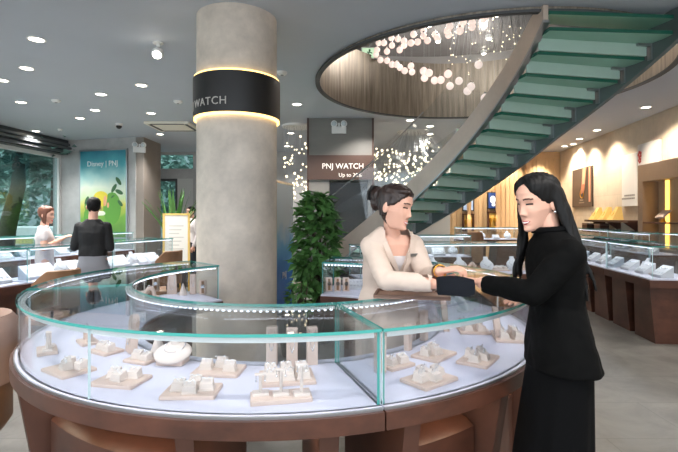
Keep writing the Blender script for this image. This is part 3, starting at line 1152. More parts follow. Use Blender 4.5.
# ---- left big case, front part
setp(ST2, 47, 352, 'cream earring tray with two little T stands at the far left of the front showcase', .0)
setp(TR3, 69, 371, 'cream ring tray with three cushions just left of the upright glass joint', .1)
setp(TR3, 121, 382, 'cream ring tray with three cushions just right of the upright glass joint, nearest the rim', .25)
setp(BRAC, 88, 343, 'cream arched bracelet stand behind the ring trays on the left', .2)
setp(TR2, 106, 352, 'small cream ring tray behind the upright glass joint', .3)
setp(ARCH, 131, 352, 'tall cream slab with rounded top at the back left of the front showcase', -.1, scale=1.12)
setp(TR2, 142, 361, 'small cream ring tray in front of the rounded cream slab', .2, scale=.95)
setp(CONE, 158, 352, 'pointed white ring cone behind the reclining necklace pad', 0)
setp(DISC, 173, 363, 'white reclining oval necklace pad with a silver necklace', .35, scale=1.05)
setp(TR4, 192, 393, 'cream ring tray with four cushions nearest the rim, in front of the white necklace pad', .2, scale=1.05)
setp(TRB, 219, 372, 'cream ring tray with a silver bangle standing on its cushions', .1, scale=1.05)
setp(ST3, 281, 399, 'cream earring tray with three T stands nearest the rim, in front of the three posts', .12, scale=1.05)
setp(TR6, 287, 379, 'cream ring tray with six cushions in front of the three tall posts', .1, scale=1.1)
for i, (u, v) in enumerate([(272, 364), (292, 366), (312, 364)]):
    setp(POST, u, v, ['left', 'middle', 'right'][i] + ' one of three tall cream posts by the showcase joint', 0, scale=1.18, group='three tall cream posts')
# ---- left big case, the part at the back
back = [(ST2, 140, 294, 'cream earring tray with two T stands at the back left of the large showcase', 0), (WATCH, 156, 291, 'dark strapped watch stand in the back part of the large showcase', 0),
        (ARCH, 172, 294, 'cream rounded slab in the back part of the large showcase', 0), (CONE, 183, 295, 'white ring cone in the back part of the large showcase', 0),
        (POST, 193, 294, 'slim cream post in the back part of the large showcase beside the white cone', 0), (WATCH, 203, 294, 'strapped watch stand nearest the end pane beside the column', 0),
        (BRAC, 150, 298, 'cream arched bracelet stand at the inner rim of the back part of the large showcase', 0)]
for pr, u, v, lab, ex in back:
    setp(pr, u, v, lab, ex, rz=.2)
# ---- right curved case
setp(POST, 380, 372, 'tall cream post nearest the joint inside the right curved showcase', 0, scale=1.1)
setp(TR2, 396, 366, 'small cream ring tray beside the tall post by the joint', .1)
setp(TR4, 429, 381, 'cream ring tray with four cushions nearest the rim of the right curved showcase', .15, scale=1.05)
setp(TR3, 434, 356, 'cream ring tray with three cushions in the middle of the right curved showcase', .1)
setp(TR4, 478, 361, 'cream ring tray with four cushions nearest the black suit, in front of the tall slab', .15)
setp(ARCH, 498, 338, 'tall cream rounded slab beside the black suit', .2, scale=1.05)
setp(TR6, 509, 338, 'cream ring tray with six cushions half hidden by the black suit', .2)
setp(TR6, 472, 330, 'cream ring tray with six cushions at the back of the right curved showcase', .2)
setp(POST, 424, 340, 'tall cream post at the back of the right curved showcase', .1, scale=1.1)
setp(ARCH, 446, 330, 'tall cream rounded slab at the back of the right curved showcase', .2)
setp(POST, 408, 350, 'slim cream post at the back of the right curved showcase, behind the small tray', .1, scale=.9)
# ---- the far end of the right curved case, left of the blazer
for i, u in enumerate((329, 337.5, 346)):
    setp(WATCH, u, 291, ['left', 'middle', 'right'][i] + ' one of three watch stands left of the blazer', 0, rz=.1, group='three watch stands')
setp(WEDGE, 356, 289, 'white jewellery pad beside the three watch stands', 0, rz=.1, scale=.7)
for a, pr, lab in ((55, BUST, 'white necklace bust in the far part of the right curved showcase behind the blazer'), (38, TR4, 'cream ring tray in the far part of the right curved showcase, beyond the hands'),
                   (24, WEDGE, 'white jewellery pad in the far part of the right curved showcase, beyond the hands'), (10, BUST, 'white necklace bust in the far part of the right curved showcase near the long hair')):
    a = math.radians(a)
    first_or_copy(pr, (RC.x + 1.27 * math.cos(a), RC.y + 1.27 * math.sin(a), ZP), a + PI / 2, lab)


def fill(case, n, what, protos, zd=.77, y=.22, turn=0., x0=.12, sc=1.):
    t, M, L = case
    rz = t.rotation_euler.z
    for k in range(n):
        pr, nm = protos[k % len(protos)]
        q = M @ V((x0 + (L - 2 * x0) * (k + .5) / n, y + (.07 if k % 2 else 0), zd + EPS))
        first_or_copy(pr, q, rz + turn, f'{nm} {what}, {ORD[k]} from its left end'.replace('nearest from', 'nearest to'), None, sc)


seq = [(WEDGE, 'white jewellery pad'), (BUST, 'white necklace bust'), (WEDGE, 'white jewellery pad'), (TR4, 'cream ring tray')]
for i, c in enumerate(RROW):
    fill(c, 5, 'in the ' + ['nearest', 'second', 'third', 'farthest'][i] + ' showcase of the right aisle', seq, sc=1.1)
fill(CORN, 5, 'in the corner showcase at the right edge', [(BUST, 'white necklace bust'), (TR6, 'cream ring tray'), (WEDGE, 'white jewellery pad')], sc=1.2)
for i, c in enumerate(WROW):
    fill(c, 5, 'in the ' + ['nearest', 'middle', 'farthest'][i] + ' showcase against the right wall', [(WEDGE, 'white jewellery pad'), (WEDGE, 'white jewellery pad'), (TR6, 'cream ring tray')], zd=.88, y=.2)
fill(MID[0], 8, 'in the long showcase behind the two women', [(BUST, 'white necklace bust'), (TR6, 'cream ring tray'), (BUST, 'white necklace bust'), (BRAC, 'cream bracelet stand')], sc=1.15)
fill(MID[1], 4, 'in the showcase behind the blazer', [(BUST, 'white necklace bust'), (WEDGE, 'white jewellery pad')])
fill(MID[2], 4, 'in the far showcase under the stair', [(WEDGE, 'white jewellery pad'), (BUST, 'white necklace bust')], sc=1.15)
fill(MID[3], 4, 'in the tall far showcase', [(WEDGE, 'white jewellery pad'), (BUST, 'white necklace bust')], zd=1.0)
for i, c in enumerate(LROW):
    fill(c, 5, 'in the ' + ['nearest', 'middle', 'farthest'][i] + ' showcase of the left row', [(WEDGE, 'white jewellery pad'), (WEDGE, 'white jewellery pad'), (BUST, 'white necklace bust')], sc=1.25)
for i, c in enumerate(LB):
    fill(c, 4, 'in the ' + ['nearer', 'farther'][i] + ' showcase by the window', [(WEDGE, 'white jewellery pad'), (BUST, 'white necklace bust')], sc=1.2)
# ================================================================== stair
SCN = V((-.8, 4.15, 0)); SI, SO = 2.8, 3.86
zt_ = lambda d: 3.29 - (d - 8) / 4.2 * .155
st = thing('spiral_stair', 'curved stair with frosted green glass treads between metal stringers', 'stair', (SCN.x, SCN.y + 3.3, 0))
n = 0
d = 97.5
k = 0
a0s, a1s = 4.6, 97.0


def so_(d):
    return 3.80 + .26 * max(0, (24 - d) / 20)


def curve_band(r0, r1, lo, hi, da0, da1, top=9.9, n=60, outer=False):
    """sheet following the stair: lo and hi are heights relative to the tread line"""
    vs, fs = [], []
    for i in range(n + 1):
        dg_ = da0 + (da1 - da0) * i / n
        a = math.radians(dg_)
        z = zt_(dg_)
        z0 = max(z + lo, 0.0)
        z1 = min(max(z + hi, z0 + .02), top)
        if dg_ < 9.5:
            z1 = min(z1, CZ - .012); z0 = min(z0, z1 - .02)
        e = so_(dg_) if outer else 0.
        for r, zz in ((r0 + e, z0), (r1 + e, z0), (r1 + e, z1), (r0 + e, z1)):
            vs.append((SCN.x + r * math.cos(a), SCN.y + r * math.sin(a), zz))
    for i in range(n):
        o, p = 4 * i, 4 * i + 4
        for q in range(4):
            fs.append((o + q, o + (q + 1) % 4, p + (q + 1) % 4, p + q))
    fs += [(3, 2, 1, 0), tuple(4 * n + q for q in range(4))]
    return MB().add(vs, fs)


curve_band(SI - .05, SI, -.06, .24, a0s, a1s + 3, 4.2).build('inner_stringer', bronze_warm, st, 30)
curve_band(SI - .055, SI + .012, -.075, -.05, a0s, a1s + 3).build('stringer_edge', steel, st, 30)
curve_band(0, .05, -.24, .14, 1.5, a1s + 3, 4.2, outer=True).build('outer_stringer', steel_dk, st, 30)
for k in range(22):
    dd = 8 + 4.2 * (k - .5)
    if dd < 4:
        dd = 4.0
    z = 3.29 - (dd - 8 + 2.1) / 4.2 * .155
    z = 3.29 - k * .155
    if z < .05:
        continue
    SO = so_(8 + 4.2 * (k - .5))
    tr = MB().sector(SCN, SI + .0, SO - .0, 8 + 4.2 * (k - 1) + .35, 8 + 4.2 * k + .9, z - .035, z, n=4, mi=0, medge=1).build('tread', [tread_m, tread_e], st)
    if k:
        MB().sector(SCN, SI, SO, 8 + 4.2 * (k - 1) - .05, 8 + 4.2 * (k - 1) + .3, z, z + .12, n=1).build('riser', riser_m, st)
    a = math.radians(8 + 4.2 * k)
    M = Matrix.Translation(SCN) @ Matrix.Rotation(a, 4, 'Z')
    MB().box(SO - .17, SO, -.03, .03, z - .06, z - .035, 0, M).box(SO - .03, SO, -.04, .04, z - .2, z - .035, 0, M).build('bracket', steel, tr)
MB().sector(SCN, SI, so_(5), 4.2, 8.6, 3.29 + .12, 3.29 + .155, n=4, mi=0, medge=1).build('tread', [tread_m, tread_e], st)
# glass balustrade and handrail along the inner side
curve_band(SI - .035, SI - .025, .24, .98, a0s + 2, a1s).build('balustrade_glass', [g_clear], st, 30)
pts = []
for i in range(50):
    dg_ = 46 + (a1s - 46) * i / 49
    a = math.radians(dg_)
    pts.append((SCN.x + (SI - .03) * math.cos(a), SCN.y + (SI - .03) * math.sin(a), zt_(dg_) + 1.0))
MB().tube(pts, .010, 8).build('handrail', steel, st, True)
curve_band(.015, .025, .16, .98, a0s + 6, a1s, outer=True).build('balustrade_glass', [g_clear], st, 30)

# ================================================================== hanging globes in the opening
globe_m = mat('globe_glass', '#f3ddd2', .12, emit=.5, coat=.5)
gl_px = [(391.5, 38), (398, 39), (378.7, 43), (384, 43), (392, 45.5), (387, 51.5), (377, 50), (376, 54.5), (380.5, 60), (387, 60.7), (392, 64.6), (396.5, 64.6), (400, 67.7), (404.7, 70.8),
         (399.6, 50), (404, 45.5), (404, 41), (411, 43), (417.7, 42), (427.5, 40.6), (423.6, 36), (423.6, 30.5), (413.5, 34.4), (435, 34.4), (437, 37.5), (411, 66), (412, 72), (423.6, 71), (429, 73),
         (449.5, 26.5), (447.5, 31), (448.5, 35), (463, 22), (460.7, 26.5), (460, 31), (472, 23), (472, 27), (478, 14.5), (487, 15), (483.5, 19.5), (478.6, 64.7),
         (448, 74), (440.8, 80), (450, 86), (459, 81), (471, 86.7), (467.5, 91), (485, 98), (494.6, 104), (426, 74), (434.6, 80.5), (424.5, 78)]
gp = None
for (u, v) in gl_px:
    if v < 36 and u > 440:
        D, r = 5.7, .046
    elif u < 414:
        D, r = 7.7 - (u - 376) * .02, .052
    elif v > 60:
        D, r = 6.9 - (u - 420) * .014, .056
    else:
        D, r = 6.8, .05
    D += (.17, -.05, -.2, .08)[len(KIDS.get(gp, [])) and (int(u * 7 + v * 3) % 4)]
    p = P(u, v, D)
    lab, g = 'small glowing glass globe hanging in the swarm under the round opening', 'glass globes of the hanging swarm'
    if gp is None:
        gp = thing('pendant_globe', lab, 'pendant lamp', p, 0, g)
        MB().ell((0, 0, 0), .05, 16, 12).build('globe', globe_m, gp, True, local=True)
        MB().tube([(0, 0, .05), (0, 0, .07)], .014, 8).build('cap', chrome, gp, True, local=True)
        MB().tube([(0, 0, .07), (0, 0, 2.6)], .0012, 4).build('cord', steel, gp, local=True)
        gp.scale = (r / .05,) * 3
    else:
        c = dup(gp, p, 0, lab, g)
        c.scale = (r / .05,) * 3
point('globe_swarm_glow', (1.6, 6.9, 4.6), 8, (1, .95, .9), .4)
point('upper_floor_fill', (2.2, 6.9, 4.9), 12, (1, .96, .92), .4)  # fill light without a fixture, added to brighten the upper floor


def chandelier(label, uv, D, spread, n, seed, big=1., CZ=CZ):
    rd = random.Random(seed)
    c = P(uv[0], uv[1], D)
    t = thing('chandelier', label, 'chandelier', (c.x, c.y, CZ))
    MB().lathe([(0, -.04), (.35, -.04), (.36, 0), (0, 0)], 32).build('canopy', white_p, t, True, local=True)
    rest = MB()
    cords = MB()
    for i in range(n):
        x = rd.uniform(-1, 1); y = rd.uniform(-1, 1)
        z = c.z + spread[2] * (1 - 2 * rd.random() ** .72) + .12 * math.sin(x * 5)
        q = V((x * spread[0], y * spread[1], z - CZ))
        r = rd.uniform(.018, .034) * big
        cords.tube([q, (q.x * .35 / max(spread[0], .35), q.y * .35 / max(spread[1], .35), -.04)], .0018, 3)
        if i < 100:
            MB().ell(q, (r, r, r * 1.1), 8, 6).build('bulb', bulb_m, t, True, local=True)
        else:
            rest.ell(q, (r, r, r * 1.1), 8, 6)
    if rest.v:
        o = rest.build('bulb_cluster', bulb_m, t, True, local=True)
        o['kind'] = 'stuff'
    o = cords.build('cords', steel, t, local=True)
    o['kind'] = 'stuff'


chandelier('wide chandelier of countless small glowing bulbs beyond the stair', (412, 166), 11.0, (.92, .6, .46), 240, 4, .8)
chandelier('swarm of tiny added bulbs imitating globe reflections high in the round opening near the stair', (487, 36), 7.4, (.62, .5, .42), 60, 6, .36, 5.58)  # added bulbs stand in for sparkle reflected by the upper ceiling
chandelier('narrow bulb cluster added as a chandelier reflection left of the brown sign', (298, 170), 10.3, (.3, .25, .62), 60, 5, .75)  # added bulbs imitate the mirrored image of the wide chandelier

# ================================================================== right wall furnishing
def on_wall(u, v, off=.0):
    s, Y = rw(u, off)
    return s, H - (v - Y0) / F * Y, Y


RZ = math.atan2(pr1[1] - pr0[1], pr1[0] - pr0[0])


def wall_thing(name, label, cat, u0, u1, v0, v1, uref=None, off=0.):
    """frame on the right wall; local x runs away from the camera, local y into the room"""
    s1, zt1, Ya = on_wall(u0, v0, off)
    s0, zt0, Yb = on_wall(u1, v0, off)
    um = (u0 + u1) / 2
    sm, ztop, Ym = on_wall(um, v0, off)
    zbot = H - (v1 - Y0) / F * Ym
    org = RW @ V(((s0 + s1) / 2, .0, zbot))
    return thing(name, label, cat, org, RZ), abs(s1 - s0), ztop - zbot


t, w, h = wall_thing('wall_poster', 'dark poster of a hand with jewellery on the right wall', 'poster', 573.5, 593.5, 168, 207)
MB().box(-w / 2, w / 2, 0, .03, 0, h).build('panel', mat('poster_dark', '#3d3029', .5), t, local=True)
sk2 = mat('poster_skin', '#c98c6c', .6)
mb = MB()
Mh = Matrix.Translation(V((0, .03, 0)))
mb.loft([[(x, y, z) for x, y in ((-.22 + a, .0), (-.02 + a * .6, .0), (-.02 + a * .6, .006), (-.22 + a, .006))] for a, z in ((-.1, h * .99), (-.02, h * .75), (.02, h * .55))], 0, Mh)
for i in range(4):
    mb.tube([(-.2 + i * .055, .034, h * .58), (-.17 + i * .06, .034, h * (.47 - .02 * i)), (-.13 + i * .05, .034, h * (.38 - .015 * i))], .02, 6)
mb.build('hand_print', sk2, t, local=True)
MB().loft([[(x, y, z) for x, y in ((-w * .42, 0), (-w * .34 + 0, 0), (-w * .34, .005), (-w * .42, .005))] for z in (h * .12, h * .98)], 0, Mh).build('arm_print', sk2, t, local=True)
MB().tube([V(p) + V((-.02, .034, h * .34)) for p in torus_pts((0, 0, 0), .12, 20)], .012, 6, closed=True).build('necklace_print', gold, t, True, local=True)
MB().box(-.16, .2, .03, .033, h * .1, h * .125).box(-.1, .14, .03, .033, h * .16, h * .2).build('caption_bar', mat('poster_grey', '#8a8078', .6), t, local=True)
t, w, h = wall_thing('wall_plaque', 'tall white plaque with small lettering on the right wall', 'plaque', 624.5, 640, 154, 206)
MB().bev(-w / 2, w / 2, 0, .06, 0, h, .008).build('board', mat('plaque_white', '#dcd8d2', .5), t, local=True)
mb = MB()
rd = random.Random(3)
for r_, nn in ((h * .13, 8), (h * .19, 6)):
    x = -w * .36
    for i in range(nn):
        l = rd.uniform(.04, .075)
        mb.box(x, x + l, .06, .064, r_, r_ + .035)
        x += l + .018
mb.build('lettering', mat('plaque_grey', '#8d8781', .5), t, local=True)
t, w, h = wall_thing('wall_sign', 'white sign panel with a red ornament above the bronze niche', 'sign', 640.5, 662, 148, 166)
MB().bev(-w / 2, w / 2, 0, .06, 0, h + .12, .008).build('board', mat('sign_white', '#d9d4cf', .5), t, local=True)
mb = MB()
for i in range(5):
    a = 2 * PI * i / 5
    mb.ell((w / 2 - .1 + .05 * math.cos(a), .066, h * .75 + .05 * math.sin(a)), (.035, .008, .035), 10, 6)
    mb.ell((w / 2 - .1 + .04 * math.cos(a), .066, h * .42 + .04 * math.sin(a)), (.028, .008, .028), 10, 6)
mb.build('ornament', mat('ornament_red', '#b4433c', .5), t, True, local=True)

# bronze niche
s0, Ya = rw(640, .3); s1, Yb = rw(690, .3)
L = s0 - s1
org = RW @ V((s1, 0, 0))
t = thing('display_niche', 'bronze framed niche with an oak interior and a golden light strip at the right edge', 'display niche', org, RZ)
zt2 = 2.5
MB().box(L - .18, L, 0, .32, 0, zt2).box(0, L - .18, 0, .32, 2.17, zt2).box(0, .12, 0, .32, 0, 2.17).box(.12, L - .18, 0, .32, 0, .9).build('frame', bronze_dk, t, local=True)
MB().box(.12, L - .18, .003, .03, .9, 2.17).build('back_panel', wood_light, t, local=True)
xs = rw(667, .05)[0] - s1
MB().box(xs - .05, xs + .05, .03, .05, .9, 2.17).build('light_strip', glow_gold, t, local=True)
MB().box(.12, L - .18, .03, .31, 1.36, 1.385).build('shelf', wood_brown, t, local=True)
tt = thing('jewellery_pad', 'ivory tilted pad on the shelf inside the bronze niche', 'jewellery pad', RW @ V((rw(664, .18)[0], .18, 1.386)), RZ + PI)
MB().hexa([(-.04, -.03, 0), (.04, -.03, 0), (.04, .03, 0), (-.04, .03, 0)], [(-.01, -.01, .09), (.01, -.01, .09), (.01, .01, .09), (-.01, .01, .09)]).build('stem', gold, tt, local=True)
Mp = Matrix.Translation(V((0, 0, .15))) @ Matrix.Rotation(.75, 4, 'X')
MB().bev(-.13, .13, -.1, .1, -.015, .015, .008, 0, Mp).build('pad', cream, tt, local=True)

# wall shelf with three gold wedges
s0, _ = rw(586, .34); s1, _ = rw(630, .34)
t = thing('wall_shelf', 'dark wall shelf carrying three gold display wedges', 'shelf', RW @ V(((s0 + s1) / 2, 0, 1.36)), RZ)
MB().box(-(s0 - s1) / 2, (s0 - s1) / 2, 0, .36, 0, .05).build('board', wood_brown2, t, local=True)
for x in (-.8, 0, .8):
    MB().hexa([(x - .02, 0, -.2), (x + .02, 0, -.2), (x + .02, .03, -.2), (x - .02, .03, -.2)], [(x - .02, 0, 0), (x + .02, 0, 0), (x + .02, .3, 0), (x - .02, .3, 0)]).build('bracket', wood_brown2, t, local=True)
for i, u in enumerate((596, 605.5, 615)):
    s, _ = rw(u, .2)
    t = thing('gold_wedge', ['leftmost', 'middle', 'rightmost'][i] + ' gold satin display wedge on the dark wall shelf', 'display wedge', RW @ V((s, .19, 1.4105)), RZ + PI, 'gold wedges on the wall shelf')
    MB().hexa([(-.15, -.12, 0), (.15, -.12, 0), (.15, .12, 0), (-.15, .12, 0)], [(-.05, .05, .3), (.05, .05, .3), (.05, .12, .3), (-.05, .12, .3)]).build('wedge', gold_pad, t, local=True)
    MB().tube([(.09 * math.cos(a), -.075 + (.06 + .0 * a) * .5 * (1 + math.sin(a)) * .8, .1 + .09 * (1 + math.sin(a))) for a in [PI + PI * k / 12 for k in range(13)]], .006, 6).build('necklace', gold, t, True, local=True)
for i, u in enumerate((590, 603)):
    s, _ = rw(u, .2)
    t = thing('storage_box', ['left', 'right'][i] + ' small dark box standing behind the showcases under the wall shelf', 'box', RW @ V((s, .22, 1.15)), RZ + PI)
    MB().bev(-.17, .17, -.1, .1, 0, .17, .006).build('body', wood_brown2, t, local=True)
    MB().box(-.175, .175, -.105, .105, .13, .15).build('lid_rim', bronze_dk, t, local=True)
    MB().box(-.16, .16, -.1, .1, -.06, 0).build('foot', wood_brown2, t, local=True)
# warm wall washers
for i, u in enumerate((560, 570, 582, 596, 612, 632, 655, 676)):
    s, _ = rw(u, .0)
    p = RW @ V((s, .6, CZ - .05)); q = RW @ V((s, 0.0, 1.7))
    spot('wall_washer_beam', p, 38, (1, .89, .74), .05, 74, 1., q)
for x in (3.7, 4.5, 5.4, 6.3):
    spot('wall_washer_beam', (x, 14.0, CZ - .05), 130, (1, .86, .66), .04, 80, .8, (x, 14.45, 1.6))

# back wall screens and gold niches
for i, (u0, u1, v0, v1, c) in enumerate([(462.5, 474, 195, 211, '#9fb2cc'), (487.5, 498, 192, 209, '#1d3b74')]):
    D = 14.38
    a, b = P(u0, v1, D), P(u1, v0, D)
    t = thing('wall_screen', ['pale lit picture screen on the slatted back wall', 'deep blue picture screen on the slatted back wall'][i], 'screen', ((a.x + b.x) / 2, 14.44, a.z))
    w, h = b.x - a.x, b.z - a.z
    MB().bev(-w / 2, w / 2, -.06, 0, 0, h, .008).build('frame', black_p, t, local=True)
    MB().box(-w / 2 + .03, w / 2 - .03, -.066, -.06, .03, h - .03).build('picture', mat('screen_picture', c, .4, var=(4, .5), emit=.5), t, local=True)
    mb = MB(); mb.ell((0, -.068, h * .55), (.09, .004, .12), 12, 8).ell((.02, -.068, h * .25), (.06, .004, .05), 12, 8)
    mb.build('picture_figure', mat('screen_white', '#dfe4ea', .4, emit=.5), t, True, local=True)
    t = thing('wall_niche', ['small gold lit niche under the pale screen', 'small gold lit niche under the blue screen'][i], 'niche', ((a.x + b.x) / 2, 14.44, a.z - .62))
    MB().box(-w / 2, w / 2, -.1, 0, 0, .05).box(-w / 2, -w / 2 + .04, -.1, 0, .05, .5).box(w / 2 - .04, w / 2, -.1, 0, .05, .5).box(-w / 2, w / 2, -.1, 0, .5, .54).build('frame', wood_brown, t, local=True)
    MB().box(-w / 2 + .04, w / 2 - .04, -.02, -.005, .05, .5).build('back_panel', gold_pad, t, local=True)
    mb = MB()
    for x in (-.07, .07):
        mb.lathe([(0, 0), (.04, 0), (.012, .03), (.012, .12), (.05, .2), (.045, .3), (0, .32)], 14, 0, Matrix.Translation(V((x, -.06, .0505))))
    mb.build('gold_bust', gold, t, True, local=True)
    spot('niche_light', ((a.x + b.x) / 2, 14.1, a.z - .05), 6, (1, .75, .4), .03, 60, .6, ((a.x + b.x) / 2, 14.4, a.z - .4))

# ================================================================== left side furnishing
# poster on the plaster wall
pa = LW.inverted() @ P(82, 246, 12.3)


def hit_lw(u, v):
    """place on the plaster wall seen at (u, v)"""
    k = (u - CX) / F
    q0, q1 = V((-7.75, 12.47)), V((-5.2, 11.76))
    e = q1 - q0
    s = (k * q0.y - q0.x) / (e.x - k * e.y)
    Y = q0.y + s * e.y
    return s * LL, H - (v - Y0) / F * Y


sa, zb = hit_lw(82, 243); sb, _ = hit_lw(127, 243)
_, ztp = hit_lw(104, 151)
zb = .95
w, h = sb - sa, ztp - zb
aw = math.atan2(11.76 - 12.47, -5.2 + 7.75)
t = thing('wall_poster', 'tall colourful poster of a green meadow with white lettering behind the man', 'poster', LW @ V(((sa + sb) / 2, 0, zb)), aw)
MB().box(-w / 2 - .04, w / 2 + .04, -.05, 0, -.04, h + .04).build('frame', steel, t, local=True)
pm = bpy.data.materials.new('poster_print'); pm.use_nodes = True
nt = pm.node_tree; b = nt.nodes['Principled BSDF']; b.inputs['Roughness'].default_value = .4
tc = nt.nodes.new('ShaderNodeTexCoord'); sp = nt.nodes.new('ShaderNodeSeparateXYZ'); nz = nt.nodes.new('ShaderNodeTexNoise')
nz.inputs['Scale'].default_value = 2.2; nz.inputs['Detail'].default_value = 3
ad = nt.nodes.new('ShaderNodeMath'); ad.operation = 'MULTIPLY_ADD'; ad.inputs[1].default_value = .5
dv = nt.nodes.new('ShaderNodeMath'); dv.operation = 'DIVIDE'; dv.inputs[1].default_value = h + .25
rp = nt.nodes.new('ShaderNodeValToRGB')
cs = [(.0, '#7d5c46'), (.1, '#4b7a34'), (.3, '#79ac3f'), (.42, '#d9cf57'), (.5, '#cfe3b0'), (.62, '#e3ecd8'), (.74, '#a9d6d2'), (.86, '#4fa9b4'), (1., '#2f7f92')]
rp.color_ramp.elements[0].position, rp.color_ramp.elements[1].position = 0, 1
rp.color_ramp.elements[0].color = (*lin(cs[0][1]), 1); rp.color_ramp.elements[1].color = (*lin(cs[-1][1]), 1)
for ps, cc in cs[1:-1]:
    e = rp.color_ramp.elements.new(ps); e.color = (*lin(cc), 1)
nt.links.new(tc.outputs['Object'], sp.inputs[0]); nt.links.new(tc.outputs['Object'], nz.inputs['Vector'])
nt.links.new(nz.outputs[0], ad.inputs[0]); nt.links.new(sp.outputs['Z'], ad.inputs[2])
nt.links.new(ad.outputs[0], dv.inputs[0]); nt.links.new(dv.outputs[0], rp.inputs[0]); nt.links.new(rp.outputs[0], b.inputs['Base Color'])
MB().box(-w / 2, w / 2, -.056, -.05, 0, h).build('print', pm, t, local=True)
mb = text_mesh('Disney | PNJ', .19, .008); mb.v = [p + V((0, -.062, h - .34)) for p in mb.v]
mb.build('lettering', mat('poster_white', '#f4f6f4', .5), t, local=True)
lf = mat('poster_leaf', '#3c6a3a', .5); lf2 = mat('poster_grass', '#63a03a', .5)
mb = MB()
for x, z, a_ in ((.5, h - .8, .9), (.36, h - .98, 2.2), (.52, h - 1.08, .4), (.3, h - 1.22, 2.6), (.53, h - 1.36, .7), (-.5, h - 1.3, 2.0), (-.36, h - 1.42, .5)):
    MB().ell((x, -.058, z), (.13, .004, .055), 14, 6, R=Matrix.Rotation(a_, 3, 'Y')).build('leaf_print', lf, t, True, local=True)
MB().ell((.3, -.058, .75), (.28, .005, .42), 20, 8).ell((-.4, -.058, .5), (.2, .005, .35), 20, 8).ell((-.45, -.058, h - 1.45), (.13, .005, .12), 14, 6).build('grass_print', lf2, t, True, local=True)
MB().ell((-.05, -.058, 1.0), (.25, .005, .2), 20, 8).build('flower_print', mat('poster_yellow', '#e6d23c', .5), t, True, local=True)
MB().ell((.08, -.059, h - 1.3), (.07, .005, .16), 14, 6).ell((.18, -.059, h - 1.42), (.05, .005, .1), 14, 6).build('petal_print', mat('poster_coral', '#e8a880', .5), t, True, local=True)
MB().ell((-.1, -.058, .62), (.3, .004, .06), 20, 8).build('path_print', mat('poster_pale', '#eef2dc', .5), t, True, local=True)


def chair(loc, rz, label, m, legm=black_p, back=.97, r=.24):
    t = thing('shop_chair', label, 'chair', loc, rz)
    MB().lathe([(0, .43), (r - .02, .43), (r, .45), (r, .49), (r - .03, .51), (0, .515)], 28).build('seat', m, t, True, local=True)
    mb = MB()
    rings = []
    for k in range(15):
        a = math.radians(200 + 140 * k / 14) + PI
        e = min(k, 14 - k) / 14
        zt = back - .12 * (1 - min(1, e * 5))
        rings.append([((r + .02 + q) * math.cos(a), (r + .02 + q) * math.sin(a), z) for q, z in ((-.018, .58), (.018, .58), (.03, zt - .01), (.012, zt), (-.004, zt - .01))])
    mb.loft(rings)
    mb.build('backrest', m, t, 50, local=True)
    for a in (45, 135, 225, 315):
        c, s = math.cos(math.radians(a)), math.sin(math.radians(a))
        MB().tube([(c * (r - .06), s * (r - .06), .44), (c * r, s * r, 0.008)], [.016, .011], 8).build('leg', legm, t, True, local=True)
    for a in (60, 120):
        c, s = math.cos(math.radians(a)), math.sin(math.radians(a))
        MB().tube([(c * (r - .05), s * (r - .05), .46), (c * (r + .02), s * (r + .02), .62)], .014, 8).build('back_support', legm, t, True, local=True)
    return t


chair((-2.92, 4.66, 0), -2.0, 'tan curved back chair at the left showcase row, nearest to the man', leather_tan, r=.22)
chair((-2.42, 6.35, 0), -2.0, 'tan chair at the far end of the left showcase row beside the easel board', leather_tan, back=1.03, r=.2)
chair((2.69, 9.25, 0), PI, 'brown chair standing at the far brown table', leather_tan, back=1.19, r=.16)
# upholstered tub chair at the very left
t = thing('tub_chair', 'taupe upholstered tub chair cut off by the left edge', 'armchair', (-2.29, 2.75, 0))
MB().lathe([(0, .2), (.24, .2), (.28, .26), (.28, .6), (.25, .63), (0, .64)], 32).build('seat', leather_tan, t, True, local=True)
rings = []
for k in range(21):
    a = math.radians(-100 + 200 * k / 20)
    rings.append([((.245 + q) * math.cos(a), (.245 + q) * math.sin(a), z) for q, z in ((0, .5), (.06, .5), (.075, .7), (.06, .86), (.03, .9), (0, .86))])
MB().loft(rings).build('backrest', leather_pink, t, 60, local=True)
MB().lathe([(0, 0), (.2, 0), (.2, .02), (.03, .04), (.03, .2), (0, .2)], 28).build('pedestal', steel, t, True, local=True)


# ---- leafy plant beside the column
def leaf(mb, p, a, up, L, W, mi=0):
    a = a.normalized()
    s = a.cross(up).normalized()
    nrm = s.cross(a)
    m = p + a * L * .5 - nrm * L * .06
    mb.add([p, m + s * W / 2 + nrm * W * .18, p + a * L - nrm * L * .18, m - s * W / 2 + nrm * W * .18, m], [(0, 1, 4), (1, 2, 4), (2, 3, 4), (3, 0, 4)], mi)


